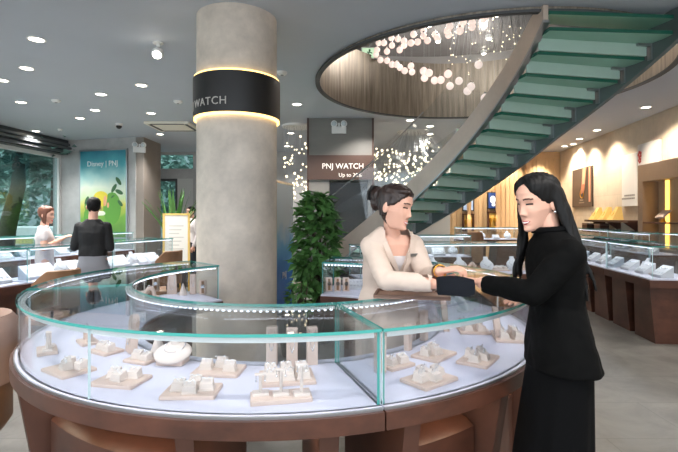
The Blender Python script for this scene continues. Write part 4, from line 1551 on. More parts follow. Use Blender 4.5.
def bush(loc, h0, h1, rad, n, label, seed, L=.17, name='potted_bush', pot=True):
    rd = random.Random(seed)
    t = thing(name, label, 'plant', loc)
    if pot:
        MB().lathe([(0, 0), (.2, 0), (.26, .42), (.27, .45), (.24, .45), (.23, .4), (0, .4)], 28).build('planter', pot_m, t, True, local=True)
        MB().lathe([(0, .38), (.228, .38), (.228, .405), (0, .41)], 24).build('soil', soil, t, local=True)
    mb, lm = MB(), MB()
    for k in range(9):
        a = 2 * PI * k / 9 + rd.uniform(-.3, .3)
        r = rd.uniform(.3, 1) * rad * .8
        top = V((r * math.cos(a), r * math.sin(a), rd.uniform(h0 + .4 * (h1 - h0), h1)))
        mb.tube([(.05 * math.cos(a), .05 * math.sin(a), .4), (top.x * .5, top.y * .5, h0 + .2 * (h1 - h0)), top], [.016, .012, .006], 6)
    for _ in range(n):
        u = rd.random()
        z = h0 + (h1 - h0) * u
        env = rad * (math.sin(PI * min(1, .12 + u * .86)) ** .6)
        a = rd.uniform(0, 2 * PI)
        r = env * math.sqrt(rd.uniform(.15, 1))
        p = V((r * math.cos(a), r * math.sin(a), z))
        d = V((math.cos(a + rd.gauss(0, .6)), math.sin(a + rd.gauss(0, .6)), rd.gauss(-.1, .5)))
        leaf(lm, p, d, V((rd.gauss(0, .3), rd.gauss(0, .3), 1)), L * rd.uniform(.7, 1.3), L * .6 * rd.uniform(.8, 1.2))
    mb.build('stems', bark, t, True, local=True)
    lm.build('foliage', leaf_m, t, local=True)
    return t


bush((-.27, 5.55, 0), .6, 1.78, .235, 700, 'big leafy green bush in a dark planter right of the column', 21, .165)
# lower bush and dead twigs near the stair foot
bush((-.42, 5.0, 0), .42, .78, .14, 110, 'low plant with yellowish leaves at the foot of the big bush', 22, .1, 'low_plant')
# blade-leaved plant behind the easel board
t = thing('blade_plant', 'plant with long pointed blade leaves behind the easel board', 'plant', (-3.25, 9.05, 0))
MB().lathe([(0, 0), (.18, 0), (.24, .7), (.2, .7), (.19, .66), (0, .66)], 24).build('planter', pot_m, t, True, local=True)
mb = MB()
rd = random.Random(5)
for k in range(26):
    a = rd.uniform(0, 2 * PI); o = rd.uniform(.15, .75)
    pts = [V((.05 * math.cos(a), .05 * math.sin(a), .66))]
    for i in range(1, 7):
        f = i / 6
        pts.append(V(((.05 + o * f ** 1.6 * .75) * math.cos(a), (.05 + o * f ** 1.6 * .75) * math.sin(a), .66 + (1.15 - .4 * o) * f - .22 * o * f * f)))
    sdv = V((-math.sin(a), math.cos(a), 0))
    vs = []
    for i, p in enumerate(pts):
        wd = .032 * math.sin(PI * min(1, .25 + .75 * i / 6)) + .002
        vs += [p - sdv * wd, p + V((0, 0, -.008)), p + sdv * wd]
    fs = []
    for i in range(6):
        for q in range(2):
            fs.append((3 * i + q, 3 * i + q + 1, 3 * i + q + 4, 3 * i + q + 3))
    mb.add(vs, fs)
mb.build('blades', leaf_m, t, local=True)
t.scale = (1.25, 1.25, 1.22)
# easel board
p = P(176.5, 262, 8.4)
t = thing('easel_board', 'white notice board in a gold frame on a stand left of the column', 'notice board', (p.x, p.y, 0), .12)
w, zb, ztp = .44, .62, 1.53
MB().box(-w / 2, w / 2, -.012, .012, zb, ztp).build('board', mat('board_white', '#dad7d0', .4), t, local=True)
mb = MB()
for x in (-w / 2, w / 2):
    mb.box(x - .018, x + .018, -.022, .022, zb - .02, ztp + .02)
for z in (zb, ztp):
    mb.box(-w / 2, w / 2, -.022, .022, z - .018, z + .018)
mb.build('frame', gold_pad, t, local=True)
for x in (-w / 2, w / 2):
    MB().tube([(x, 0, zb), (x * 1.1, -.1, 0.008)], .014, 8).build('leg', gold, t, True, local=True)
MB().tube([(0, .02, ztp - .1), (0, .34, 0.008)], .012, 8).build('rear_leg', gold, t, True, local=True)
mb = MB()
for k in range(7):
    mb.box(-.13, .13 - .04 * (k % 3), -.0135, -.012, ztp - .22 - .07 * k, ztp - .2 - .07 * k)
mb.build('printed_lines', mat('print_grey', '#bdbab3', .6), t, local=True)
# blue roll-up banner right of the column
p0, p1 = P(276, 262, 5.75), P(293, 262, 6.5)
ang = math.atan2(p1.y - p0.y, p1.x - p0.x)
t = thing('standing_banner', 'blue and white standing banner between the column and the leafy bush', 'banner', ((p0.x + p1.x) / 2, (p0.y + p1.y) / 2, 0), ang)
w = (p1 - p0).length
bm_ = bpy.data.materials.new('banner_print'); bm_.use_nodes = True
nt = bm_.node_tree; b = nt.nodes['Principled BSDF']; b.inputs['Roughness'].default_value = .5
tc = nt.nodes.new('ShaderNodeTexCoord'); sp = nt.nodes.new('ShaderNodeSeparateXYZ'); nz = nt.nodes.new('ShaderNodeTexNoise'); nz.inputs['Scale'].default_value = 3
ad = nt.nodes.new('ShaderNodeMath'); ad.operation = 'MULTIPLY_ADD'; ad.inputs[1].default_value = .5
dv = nt.nodes.new('ShaderNodeMath'); dv.operation = 'DIVIDE'; dv.inputs[1].default_value = 2.2
rp = nt.nodes.new('ShaderNodeValToRGB')
for e_, ps, cc in ((0, .2, '#1d4fa3'), (1, 1., '#d8dfe6')):
    rp.color_ramp.elements[e_].position = ps; rp.color_ramp.elements[e_].color = (*lin(cc), 1)
for ps, cc in ((.45, '#2f7fd0'), (.62, '#6db3e2'), (.74, '#cfd9e2')):
    e = rp.color_ramp.elements.new(ps); e.color = (*lin(cc), 1)
nt.links.new(tc.outputs['Object'], sp.inputs[0]); nt.links.new(tc.outputs['Object'], nz.inputs['Vector'])
nt.links.new(nz.outputs[0], ad.inputs[0]); nt.links.new(sp.outputs['Z'], ad.inputs[2])
nt.links.new(ad.outputs[0], dv.inputs[0]); nt.links.new(dv.outputs[0], rp.inputs[0]); nt.links.new(rp.outputs[0], b.inputs['Base Color'])
MB().box(-w / 2, w / 2, -.004, .004, .08, 1.93).build('print', bm_, t, local=True)
MB().bev(-w / 2 - .02, w / 2 + .02, -.09, .09, 0, .08, .02).build('base', steel, t, local=True)
MB().box(-w / 2, w / 2, -.012, .012, 1.92, 1.95).build('top_bar', steel, t, local=True)
mb = text_mesh('PNJ', .12, .004); mb.v = [q + V((-.05, -.008, .72)) for q in mb.v]
mb.build('lettering', white_p, t, local=True)

# ---- leather tray under the saleswoman's arms
c = on_z(412, 294, 1.095)
t = thing('leather_tray', 'brown leather jewellery tray under the arms of the woman in the beige blazer', 'tray', (c.x, c.y, ZT + .0125), -.18)
MB().bev(-.19, .19, -.11, .11, 0, .006, .003).build('tray_base', mat('tray_leather', '#8a6f60', .5, var=(6, .1)), t, local=True)
mb = MB()
for (a_, b_, c_, d_) in ((-.19, .19, -.11, -.1), (-.19, .19, .1, .11), (-.19, -.18, -.1, .1), (.18, .19, -.1, .1)):
    mb.box(a_, b_, c_, d_, .006, .018)
mb.build('rim', mat('tray_rim', '#6f5446', .5), t, local=True)
# exit signs
gr = mat('exit_green', '#b9d6b4', .4, emit=.6)
def exit_sign(loc, label, rz=0):
    t = thing('exit_sign', label, 'sign', loc, rz)
    MB().bev(-.16, .16, -.03, .03, 0, .22, .01).build('housing', white_p, t, local=True)
    MB().box(-.14, .14, -.033, -.03, .02, .2).build('face', gr, t, local=True)
    mb = MB(); mb.ell((.0, -.036, .16), (.02, .004, .02), 10, 6).tube([(0, -.036, .14), (-.02, -.036, .09), (.03, -.036, .05)], .012, 6).tube([(-.05, -.036, .12), (0, -.036, .125), (.05, -.036, .1)], .009, 6).tube([(-.02, -.036, .09), (-.06, -.036, .05)], .012, 6)
    mb.build('pictogram', mat('sign_dark_green', '#1e5a37', .5), t, True, local=True)
    MB().tube([(0, 0, .22), (0, 0, .3)], .01, 8).build('hanger', steel, t, local=True)
p = P(369.5, 55, 8.75)
exit_sign((p.x, p.y, p.z - .08), 'green lit exit sign above the rim of the round opening')
p = P(463, 129, 10.2)
exit_sign((p.x, p.y, CZ - .3), 'green exit sign under the ceiling left of the stair')
# ================================================================== people
def limb(mb, pts, radii, n=14):
    """tapered limb with rounded joints, to be merged by the remesher"""
    pts = [V(p) for p in pts]
    for (p, q, r, s) in zip(pts, pts[1:], radii, radii[1:]):
        mb.tube([p, q], [r, s], n)
    for p, r in zip(pts, radii):
        mb.ell(p, r, n, 8)


def torso(mb, secs, fwd, n=28, pw=2.3):
    """stack of rounded sections: (centre, half depth, half width)"""
    f = V((fwd[0], fwd[1], 0)).normalized()
    l = V((-f.y, f.x, 0))
    rings = []
    for c, d, w in secs:
        c = V(c)
        ring = []
        for j in range(n):
            a = 2 * PI * j / n
            ca, sa = math.cos(a), math.sin(a)
            ca = math.copysign(abs(ca) ** (2 / pw), ca)
            sa = math.copysign(abs(sa) ** (2 / pw), sa)
            ring.append(c + f * d * ca + l * w * sa)
        rings.append(ring)
    mb.loft(rings)


def merged(mb, m, voxel, smooth=4, cut=None, push=None):
    """melt overlapping solids into one continuous skin"""
    me = mb.mesh('body', m)
    o = bpy.data.objects.new('body', me)
    COL.objects.link(o)
    r = o.modifiers.new('r', 'REMESH'); r.mode = 'VOXEL'; r.voxel_size = voxel; r.use_smooth_shade = True
    if smooth:
        s = o.modifiers.new('s', 'SMOOTH'); s.iterations = smooth; s.factor = .5
    dg = bpy.context.evaluated_depsgraph_get()
    dg.update()
    out = bpy.data.meshes.new_from_object(o.evaluated_get(dg))
    bpy.data.objects.remove(o)
    bpy.data.meshes.remove(me)
    if push:
        nv = len(out.vertices)
        cs = [0.] * (3 * nv)
        out.vertices.foreach_get('co', cs)
        ns = [V(x.vector) for x in out.vertex_normals]
        res = []
        for i in range(nv):
            res += push(V(cs[3 * i:3 * i + 3]), ns[i])[:]
        out.vertices.foreach_set('co', res)
        out.update()
    if cut:
        bm = bmesh.new(); bm.from_mesh(out)
        bmesh.ops.delete(bm, geom=[v for v in bm.verts if cut(v.co)], context='VERTS')
        bm.to_mesh(out); bm.free()
    if not out.materials:
        out.materials.append(m)
    out.polygons.foreach_set('use_smooth', [True] * len(out.polygons))
    return out


HEAD = [(-.112, .012, .074, -.05), (-.108, .024, .083, -.035), (-.1, .032, .088, -.01), (-.088, .039, .088, .02), (-.07, .047, .087, .045), (-.045, .057, .086, .062),
        (-.02, .068, .088, .078), (0, .0705, .089, .088), (.03, .073, .0925, .095), (.06, .0715, .090, .095), (.083, .063, .079, .085), (.101, .047, .06, .066), (.112, .028, .036, .042), (.117, .004, .005, .006)]


def head_row(z):
    for a, b in zip(HEAD, HEAD[1:]):
        if a[0] <= z <= b[0]:
            f = (z - a[0]) / (b[0] - a[0])
            return [a[i] + (b[i] - a[i]) * f for i in (1, 2, 3)]
    return list(HEAD[0][1:]) if z < HEAD[0][0] else list(HEAD[-1][1:])


G = lambda x, s: math.exp(-(x / s) ** 2)


def head_point(az, z, off=0., feat=1.):
    """point of the head in its own frame: x to its left, y forward, z up; az = angle from straight ahead"""
    w, f, b = head_row(z)
    s, c = math.sin(az), math.cos(az)
    dep = f if c > 0 else b
    e = 2.25
    k = (abs(s) ** e + abs(c) ** e) ** (-1 / e)
    x, y = w * s * k, dep * c * k
    if c > 0 and feat:
        x2 = x
        y += feat * .021 * G(x2, .0115) * (max(0, 1 - abs(z + .028) / .05) ** 1.2 if z > -.028 else max(0, 1 - abs(z + .028) / .017))
        y += feat * .006 * G(abs(x2) - .011, .007) * G(z + .034, .009)
        y -= feat * .0085 * (G(abs(x2) - .031, .015) * G(z - .012, .013))
        y += feat * .004 * G(z - .034, .01) * G(abs(x2) - .028, .03)
        y += feat * .004 * G(abs(x2) - .038, .018) * G(z + .032, .02)
        y += feat * .0065 * G(x2, .021) * G(z + .0665, .011)
        y += feat * .005 * G(x2, .018) * G(z + .1, .012)
        y -= feat * .003 * G(x2, .02) * G(z + .083, .006)
    p = V((x, y, z))
    if off:
        n = V((s / max(w, .02), c / max(dep, .02), (z - .02) / .012)).normalized() if False else V((x, y, (z - .0) * .9)).normalized()
        p += n * off
    return p


def head_mesh(mb, M, na=120, nz=96, smile=1.):
    """one skull with face relief; material 0 skin, 1 lips, 2 teeth, 3 brows, 4 eyes"""
    zs = [HEAD[0][0] + (HEAD[-1][0] - HEAD[0][0]) * i / nz for i in range(nz + 1)]
    vs, fs, ms = [], [], []
    azs = []
    for j in range(na):
        u = 2 * PI * j / na
        azs.append(u - .45 * math.sin(u))          # finer in front
    for z in zs:
        for a in azs:
            vs.append(head_point(a, z))
    for i in range(nz):
        for j in range(na):
            j2 = (j + 1) % na
            q = (i * na + j, i * na + j2, (i + 1) * na + j2, (i + 1) * na + j)
            fs.append(q)
            c = (vs[q[0]] + vs[q[1]] + vs[q[2]] + vs[q[3]]) / 4
            m = 0
            if c.y > 0.02:
                ax = abs(c.x)
                zl = -.0665 + smile * 7 * c.x * c.x
                hw = .026
                if ax < hw:
                    t = 1 - (ax / hw) ** 2
                    if smile and -.0045 * t < c.z - zl < .0025 * t and ax < .020:
                        m = 2
                    elif -.0125 * t < c.z - zl < .0075 * t:
                        m = 1
                zb = .0345 - 9 * (ax - .031) ** 2
                if .013 < ax < .05 and abs(c.z - zb) < .0034:
                    m = 3
                ze = .0115 - (10 if smile else 0) * (ax - .031) ** 2
                if abs(ax - .031) < .0145 and abs(c.z - ze) < (.0036 if smile else .005):
                    m = 4
            ms.append(m)
    fs.append(tuple(reversed(range(na)))); ms.append(0)
    fs.append(tuple(nz * na + j for j in range(na))); ms.append(0)
    mb.add(vs, fs, ms, M)
    for s in (-1, 1):                              # ears
        R = Matrix.Rotation(s * .35, 3, 'Z') @ Matrix.Rotation(-.15, 3, 'X')
        mb.ell((s * .075, -.012, -.004), (.007, .018, .031), 14, 10, 0, M, R)
        mb.ell((s * .0785, -.014, .002), (.006, .012, .022), 12, 8, 0, M, R)


def head_frame(c, fwd, up=(0, 0, 1), s=1.):
    f = V(fwd).normalized(); u = V(up)
    u = (u - f * u.dot(f)).normalized()
    l = u.cross(f)                                 # its left ... local x
    M = Matrix(((-l.x, f.x, u.x, c[0]), (-l.y, f.y, u.y, c[1]), (-l.z, f.z, u.z, c[2]), (0, 0, 0, 1)))
    return M @ Matrix.Scale(s, 4)                  # local x = its right


HAIRLINE = [(0, .070), (25, .069), (45, .055), (60, .032), (74, .012), (86, .004), (97, -.012), (106, -.06), (116, -.1), (180, -.105)]


HL = [HAIRLINE]


def hairline(az, drop=0.):
    d = abs(math.degrees((az + PI) % (2 * PI) - PI))
    for a, b in zip(HL[0], HL[0][1:]):
        if a[0] <= d <= b[0]:
            return a[1] + (b[1] - a[1]) * (d - a[0]) / (b[0] - a[0])
    return -.105


def hair_cap(mb, M, thick=.014, extra=0., wave=0., nape=0.):
    na, nz = 96, 30
    out, inn = [], []
    for i in range(nz + 1):
        t = i / nz
        for j in range(na):
            a = 2 * PI * j / na
            z0 = hairline(a) + extra
            if nape and abs((a + PI) % (2 * PI) - PI) > 1.8:
                z0 += nape
            z = z0 + (HEAD[-1][0] - z0) * math.sin(t * PI / 2)
            k = thick * min(1, .06 + t * 2.4)
            out.append(head_point(a, z, k * (1 + wave * math.sin(a * 22 + t * 6)), 0))
            inn.append(head_point(a, z, -.004, 0))
    fs = []
    N = (nz + 1) * na
    for i in range(nz):
        for j in range(na):
            j2 = (j + 1) % na
            fs.append((i * na + j, i * na + j2, (i + 1) * na + j2, (i + 1) * na + j))
            fs.append((N + i * na + j, N + (i + 1) * na + j, N + (i + 1) * na + j2, N + i * na + j2))
    for j in range(na):
        j2 = (j + 1) % na
        fs.append((j, N + j, N + j2, j2))
    fs.append(tuple(nz * na + j for j in range(na)))
    fs.append(tuple(reversed([N + nz * na + j for j in range(na)])))
    mb.add(out + inn, fs, 0, M)


def strand(mb, pts, r0, r1, n=8):
    k = len(pts)
    mb.tube(pts, [r0 + (r1 - r0) * i / (k - 1) for i in range(k)], n)
    mb.ell(pts[0], r0, n, 6)


def bez(p0, p1, p2, p3, n=9):
    p0, p1, p2, p3 = map(V, (p0, p1, p2, p3))
    return [p0 * (1 - t) ** 3 + p1 * 3 * t * (1 - t) ** 2 + p2 * 3 * t * t * (1 - t) + p3 * t ** 3 for t in [i / (n - 1) for i in range(n)]]


def hand(mb, wrist, f, nrm, thumb=1, curl=(.35, .45, .5, .55), s=1., spread=.06):
    """palm, four bent fingers of different length and a thumb leaving the side of the palm.
    f = along the fingers, nrm = out of the palm, thumb = +1/-1 side"""
    f = V(f).normalized(); nrm = V(nrm); nrm = (nrm - f * nrm.dot(f)).normalized()
    sd = f.cross(nrm) * thumb                       # towards the thumb
    w = V(wrist)
    rings = []
    for t, a, b in ((-.02, .022, .017), (.0, .024, .016), (.03, .034, .0155), (.06, .038, .014), (.082, .037, .0115), (.09, .03, .008)):
        rings.append([w + f * t * s + sd * (a * math.cos(q) + .002) * s + nrm * b * math.sin(q) * s for q in [2 * PI * j / 14 for j in range(14)]])
    mb.loft(rings)
    for k, (o, L, r) in enumerate(((.027, .068, .0083), (.0095, .076, .0085), (-.0085, .07, .0082), (-.0255, .055, .0073))):
        p = w + (f * .074 + sd * o) * s
        d = (f + sd * (o * spread / .025)).normalized()
        c = curl[k]
        pts = [p]
        ang = 0.
        for q, seg in enumerate((.3, .42, .3, .26)):
            if q:
                ang += c * (1, 1.15, .8)[q - 1]
            p = p + (d * math.cos(ang) + nrm * math.sin(ang)) * L * seg * s * (1 if q else .55)
            pts.append(p)
        limb(mb, pts, [r * 1.1 * s, r * s, r * s, r * .92 * s, r * .8 * s], 10)
    p = w + (f * .018 + sd * .02) * s
    d1 = (f * .75 + sd * .75 + nrm * .25).normalized()
    d2 = (f * .95 + sd * .28 + nrm * .3).normalized()
    limb(mb, [p, p + d1 * .04 * s, p + (d1 * .04 + d2 * .032) * s, p + (d1 * .04 + d2 * .058) * s], [.0145 * s, .0115 * s, .0098 * s, .0078 * s], 10)


SKIN = [skin, lips_m, teeth_m, brow_m, eye_m]


def body_mesh(mb, Mh, voxel, smile=1., na=120, nz=96):
    me = merged(mb, skin, voxel, 3)
    hb = MB(); head_mesh(hb, Mh, na, nz, smile)
    hm = hb.mesh('head', SKIN, 'all')
    bm = bmesh.new(); bm.from_mesh(me); bm.from_mesh(hm)
    for m in SKIN[1:]:
        me.materials.append(m)
    bm.to_mesh(me); bm.free()
    me.polygons.foreach_set('use_smooth', [True] * len(me.polygons))
    bpy.data.meshes.remove(hm)
    return me


# ------------------------------------------------ the customer in black
t = thing('person', 'woman with long black hair in a black suit at the right, holding out her wrist', 'person', (.89, 1.89, 0))
fw = (-1, .06)
hc = V((.816, 1.89, 1.552))
hf = V((-.90, -.40, -.20))
hu = V((-.18, -.10, .98))
Mh = head_frame(hc, hf, hu, .94) @ Matrix.Diagonal((.94, 1, 1, 1))
body = MB()
limb(body, [(.872, 1.89, 1.38), (.864, 1.89, 1.44), (.848, 1.89, 1.51)], [.05, .044, .044], 16)
torso(body, [((.895, 1.89, .02 + .84), .085, .13), ((.9, 1.89, 1.0), .085, .135), ((.895, 1.89, 1.12), .07, .115), ((.885, 1.89, 1.26), .09, .14), ((.882, 1.89, 1.345), .075, .155), ((.876, 1.89, 1.385), .05, .09)], fw)
for y in (1.82, 1.96):
    limb(body, [(.895, y, .86), (.88, y, .47), (.90, y, .09)], [.066, .052, .036])
    limb(body, [(.92, y, .05), (.80, y, .028)], [.032, .022])
LS, LE, LWr = V((.885, 1.762, 1.352)), V((.745, 1.765, 1.205)), V((.618, 1.985, 1.212))
RS, RE, RWr = V((.882, 2.018, 1.352)), V((.945, 2.165, 1.15)), V((.915, 2.15, 1.122))
limb(body, [LS, LE, LWr], [.05, .038, .026]); limb(body, [RS, RE, RWr], [.05, .038, .026])
fd = (LWr - LE).normalized()
hand(body, LWr + fd * .012, (-.76, .62, .06), (.1, .1, -1), -1, (.25, .3, .35, .4), .9)
hand(body, RWr, (-.95, -.22, -.06), (.0, .05, -1), -1, (.12, .14, .16, .2), .95)
put(body_mesh(body, Mh, .0045), 'body', t)
jk = MB()
torso(jk, [((.915, 1.89, .885), .135, .19), ((.908, 1.89, .95), .122, .182), ((.903, 1.89, 1.02), .112, .170), ((.895, 1.89, 1.14), .09, .140), ((.884, 1.89, 1.27), .102, .160),
           ((.885, 1.89, 1.34), .098, .168), ((.880, 1.89, 1.385), .084, .152), ((.875, 1.89, 1.42), .066, .11), ((.868, 1.89, 1.452), .052, .06)], fw)
limb(jk, [LS, LE, LWr + fd * .01], [.06, .05, .038], 18)
limb(jk, [RS, RE, RWr - (RWr - RE).normalized() * .04], [.06, .05, .04], 18)


def cloth_push(sc, amp):
    def f(co, n):
        k = noise.noise(V((co.x * sc, co.y * sc, co.z * sc * .7))) * amp + noise.noise(co * sc * 2.3) * amp * .4
        return co + n * k
    return f


CW, CD = LWr.copy(), fd.copy()
put(merged(jk, black_cloth, .007, 5, cut=lambda co: (co - CW).length < .13 and (co - CW).dot(CD) > -.022, push=cloth_push(14, .006)), 'jacket', t)
# cut line of the open jacket, lapel and pocket flap
MB().tube([(.868 + .062 * math.cos(a), 1.89 + .07 * math.sin(a), 1.446 + .006 * math.cos(a)) for a in [2 * PI * k / 24 for k in range(24)]], .014, 8, closed=True).build('collar', black_cloth2, t, True)
sk = MB()
rings = []
for (z, cx, dx, wy) in ((1.0, .905, .105, .158), (.86, .9, .118, .165), (.6, .882, .14, .172), (.3, .865, .16, .18), (.02, .85, .178, .19)):
    ring = []
    for j in range(72):
        a = 2 * PI * j / 72
        fl = 1 + (.035 * math.sin(a * 9 + 1) + .02 * math.sin(a * 14)) * min(1, (.95 - z) * 1.3)
        ring.append((cx + dx * fl * math.cos(a), 1.89 + wy * fl * math.sin(a), z))
    rings.append(ring)
sk.loft(rings)
sk.build('skirt', black_cloth2, t, 60)
# hair: a side-parted cap with long strands down the back and one side
hb = MB()
HL[0] = [(0, .096), (15, .088), (32, .066), (48, .04), (62, .016), (76, .004), (88, -.004), (97, -.014), (106, -.06), (116, -.1), (180, -.105)]
hair_cap(hb, Mh, .02)
HL[0] = HAIRLINE
rd = random.Random(9)
for k in range(64):
    d = 98 + 184 * k / 63                          # from her left temple round the back to the right one
    az = math.radians(-d)                          # local x is her right, camera side is her left (negative)
    near = d < 110
    z0 = .085 if not near else .07
    p0 = Mh @ head_point(az, z0, .008, 0)
    z1 = .0 if d > 100 else .02
    p1 = Mh @ head_point(az, z1 + rd.uniform(-.02, .02), .022 + (.016 if 115 < d < 240 else 0), 0)
    back = V((.966 + rd.uniform(-.012, .012), 1.89 + .11 * math.sin(math.radians((d - 180) * .85)), 1.36))
    tip = V((.968 + rd.uniform(-.012, .006), 1.89 - .10 * (180 - d) / 100 + rd.uniform(-.012, .012), 1.17 + rd.uniform(-.03, .03)))
    if d < 180:
        sh = V((-.022 * min(1, (180 - d) / 70), 0, 0)); back += sh; tip += sh
    if d > 250:                                    # far side falls forward over the shoulder
        back = V((.80 + rd.uniform(-.02, .02), 2.0 + rd.uniform(-.02, .02), 1.40))
        tip = V((.77 + rd.uniform(-.025, .025), 1.99 + rd.uniform(-.02, .02), 1.24 + rd.uniform(-.04, .04)))
    elif d > 222:
        back = V((.92, 2.03, 1.38)); tip = V((.93, 2.05, 1.22 + rd.uniform(-.04, .04)))
    if d < 108:
        p1 = Mh @ head_point(math.radians(-(d + 8)), -.03, .022, 0)
        back = V((.915 + rd.uniform(-.012, .012), 1.795, 1.40)); tip = V((.975 + rd.uniform(-.02, .02), 1.785 + rd.uniform(-.02, .03), 1.2 + rd.uniform(-.04, .05)))
    ps = bez(p0, p1 + (p1 - p0) * .1, p1 * .35 + back * .65, back, 8)[:-1] + bez(back, back + (back - p1) * .15, tip + V((-.01, 0, .06)), tip, 6)
    strand(hb, ps, .012, .0065, 8)
put(merged(hb, hair_black, .0055, 3, push=lambda co, n: co + n * .0014 * math.sin(noise.noise(V((co.x * 26, co.y * 26, co.z * 2.5))) * 14)), 'hair', t)
e = Mh @ V((-.083, -.008, -.038))
MB().ell(e, .0065, 12, 8).build('earring', silver, t, True)

# ------------------------------------------------ the saleswoman in beige
t = thing('person', 'smiling woman with pinned up dark hair in a beige blazer behind the curved showcase', 'person', (.29, 2.6, 0))
fw = (.25, -.97)
hc = V((.298, 2.475, 1.546))
Mh = head_frame(hc, (.82, -.54, -.20), (.20, -.08, .97), 1.0) @ Matrix.Diagonal((.95, 1, 1, 1))
body = MB()
limb(body, [(.292, 2.555, 1.36), (.29, 2.53, 1.43), (.29, 2.50, 1.51)], [.054, .046, .047], 16)
torso(body, [((.27, 2.66, .82), .10, .155), ((.27, 2.66, .95), .108, .165), ((.28, 2.64, 1.10), .08, .125), ((.295, 2.58, 1.235), .098, .15), ((.295, 2.56, 1.345), .075, .145), ((.29, 2.55, 1.395), .05, .09)], fw)
for x in (.18, .36):
    limb(body, [(x, 2.67, .86), (x, 2.66, .47), (x, 2.68, .09)], [.085, .056, .038])
    limb(body, [(x, 2.68, .05), (x + .02, 2.56, .028)], [.032, .022])
RS, RE, RWr = V((.176, 2.535, 1.335)), V((.236, 2.31, 1.180)), V((.440, 2.155, 1.182))
LS, LE, LWr = V((.416, 2.59, 1.335)), V((.465, 2.44, 1.175)), V((.478, 2.19, 1.235))
limb(body, [RS, RE, RWr], [.05, .04, .026]); limb(body, [LS, LE, LWr], [.05, .04, .026])
fr = (RWr - RE).normalized(); fl_ = (LWr - LE).normalized()
hand(body, RWr + fr * .012, (.93, -.15, -.02), (.0, -.35, .94), -1, (.2, .25, .3, .3), .92)
hand(body, LWr + fl_ * .01, (.90, -.38, .22), (.15, .1, -1), 1, (.55, .6, .65, .7), .95)
put(body_mesh(body, Mh, .0045), 'body', t)
bl = MB()
torso(bl, [((.275, 2.655, .90), .135, .19), ((.28, 2.65, .98), .125, .18), ((.285, 2.63, 1.10), .10, .152), ((.296, 2.58, 1.25), .116, .165), ((.296, 2.56, 1.33), .096, .17),
           ((.294, 2.552, 1.375), .08, .152), ((.292, 2.548, 1.41), .064, .115), ((.29, 2.545, 1.442), .052, .07)], fw)
limb(bl, [RS, RE, RWr + fr * .02], [.06, .053, .037], 18)
limb(bl, [LS, LE, LWr + fl_ * .012], [.06, .053, .037], 18)
fv = V((fw[0], fw[1], 0)).normalized(); lv = V((-fv.y, fv.x, 0))


def vneck(co):
    q = co - V((.295, 2.57, 0))
    a, b = q.dot(fv), q.dot(lv)
    return a > .0 and co.z > 1.20 and abs(b - .005) < .07 * min(1.0, (co.z - 1.20) / .18)


put(merged(bl, beige_cloth, .006, 5, cut=lambda co: vneck(co) or ((co - RWr).length < .058 and (co - RWr).dot(fr) > .008) or ((co - LWr).length < .056 and (co - LWr).dot(fl_) > -.006), push=cloth_push(15, .0055)), 'blazer', t)
bs = MB()
torso(bs, [((.28, 2.64, 1.05), .086, .132), ((.295, 2.58, 1.235), .103, .153), ((.296, 2.565, 1.285), .088, .13)], fw)
put(merged(bs, white_cloth, .007, 3), 'blouse', t)
for s in (-1, 1):                                  # lapels
    pts = []
    for k in range(9):
        z = 1.19 + .225 * k / 8
        hw = .07 * max(0, z - 1.20) / .18 + .008
        dep = .118 - .02 * max(0, (z - 1.26) / .07) - .035 * max(0, (z - 1.34) / .07)
        c = V((.296, 2.58 - .16 * (z - 1.235) - .0, z)) + fv * (dep + .004 - .12 * (hw ** 2) * 4) + lv * (s * hw + .005)
        pts.append(c)
    mb = MB()
    rings = []
    for k, c in enumerate(pts):
        wdt = .006 + .026 * math.sin(PI * (k / 8) ** .8)
        rings.append([c - fv * .006, c + fv * .006, c + lv * s * wdt + fv * .005 - fv * wdt * .25, c + lv * s * wdt - fv * .004 - fv * wdt * .25])
    mb.loft(rings).build('lapel', beige_cloth, t, 50)
c = V((.405, 2.475, 1.29))
MB().box(-.022, .022, -.003, .003, -.008, .008, 0, Matrix.Translation(c) @ Matrix.Rotation(.5, 4, 'Z')).build('name_badge', mat('badge_grey', '#7d7a76', .35, .5), t)
sk = MB()
torso(sk, [((.272, 2.66, 1.0), .112, .168), ((.27, 2.66, .86), .125, .18), ((.268, 2.66, .6), .12, .172), ((.268, 2.66, .42), .115, .165)], fw)
sk.build('skirt', beige_cloth, t, 60)
hb = MB()
hair_cap(hb, Mh, .013)
for k in range(40):                                # swept back into a twist
    az = math.radians(-140 + 280 * k / 39 + 0)
    if abs(math.degrees(az)) < 12:
        continue
    p0 = Mh @ head_point(az, max(hairline(az), -.06) + .012, .004, 0)
    p1 = Mh @ head_point(math.copysign(abs(az) * .6 + 1.1, az), .07, .022, 0)
    p3 = Mh @ V((.02 * rd.uniform(-1, 1), -.105, .04 + rd.uniform(-.02, .02)))
    strand(hb, bez(p0, p0 * .4 + p1 * .6, p1 * .5 + p3 * .5, p3, 9), .0095, .008, 8)
hb.ell(Mh @ V((0, -.112, .045)), (.043, .043, .05), 18, 12)
hb.ell(Mh @ V((0, -.115, .005)), (.034, .034, .045), 18, 12)
hb.ell(Mh @ V((.03, .045, .092)), (.045, .05, .022), 18, 12, R=Mh.to_3x3())
put(merged(hb, hair_brown, .005, 3, push=lambda co, n: co + n * .002 * math.sin(noise.noise(V((co.x * 20, co.y * 20, co.z * 7))) * 13)), 'hair', t)
mb = MB()
for k in range(7):
    q = -.045 + .015 * k
    mb.tube([Mh @ V((q, -.125 - .012 * math.cos(k), .095)), Mh @ V((q * .8, -.160 + .1 * q * q, .055)), Mh @ V((q * .7, -.155, .01))], .0055, 6)
mb.tube([Mh @ V((-.05, -.135, .088)), Mh @ V((0, -.152, .092)), Mh @ V((.05, -.135, .088))], .006, 6)
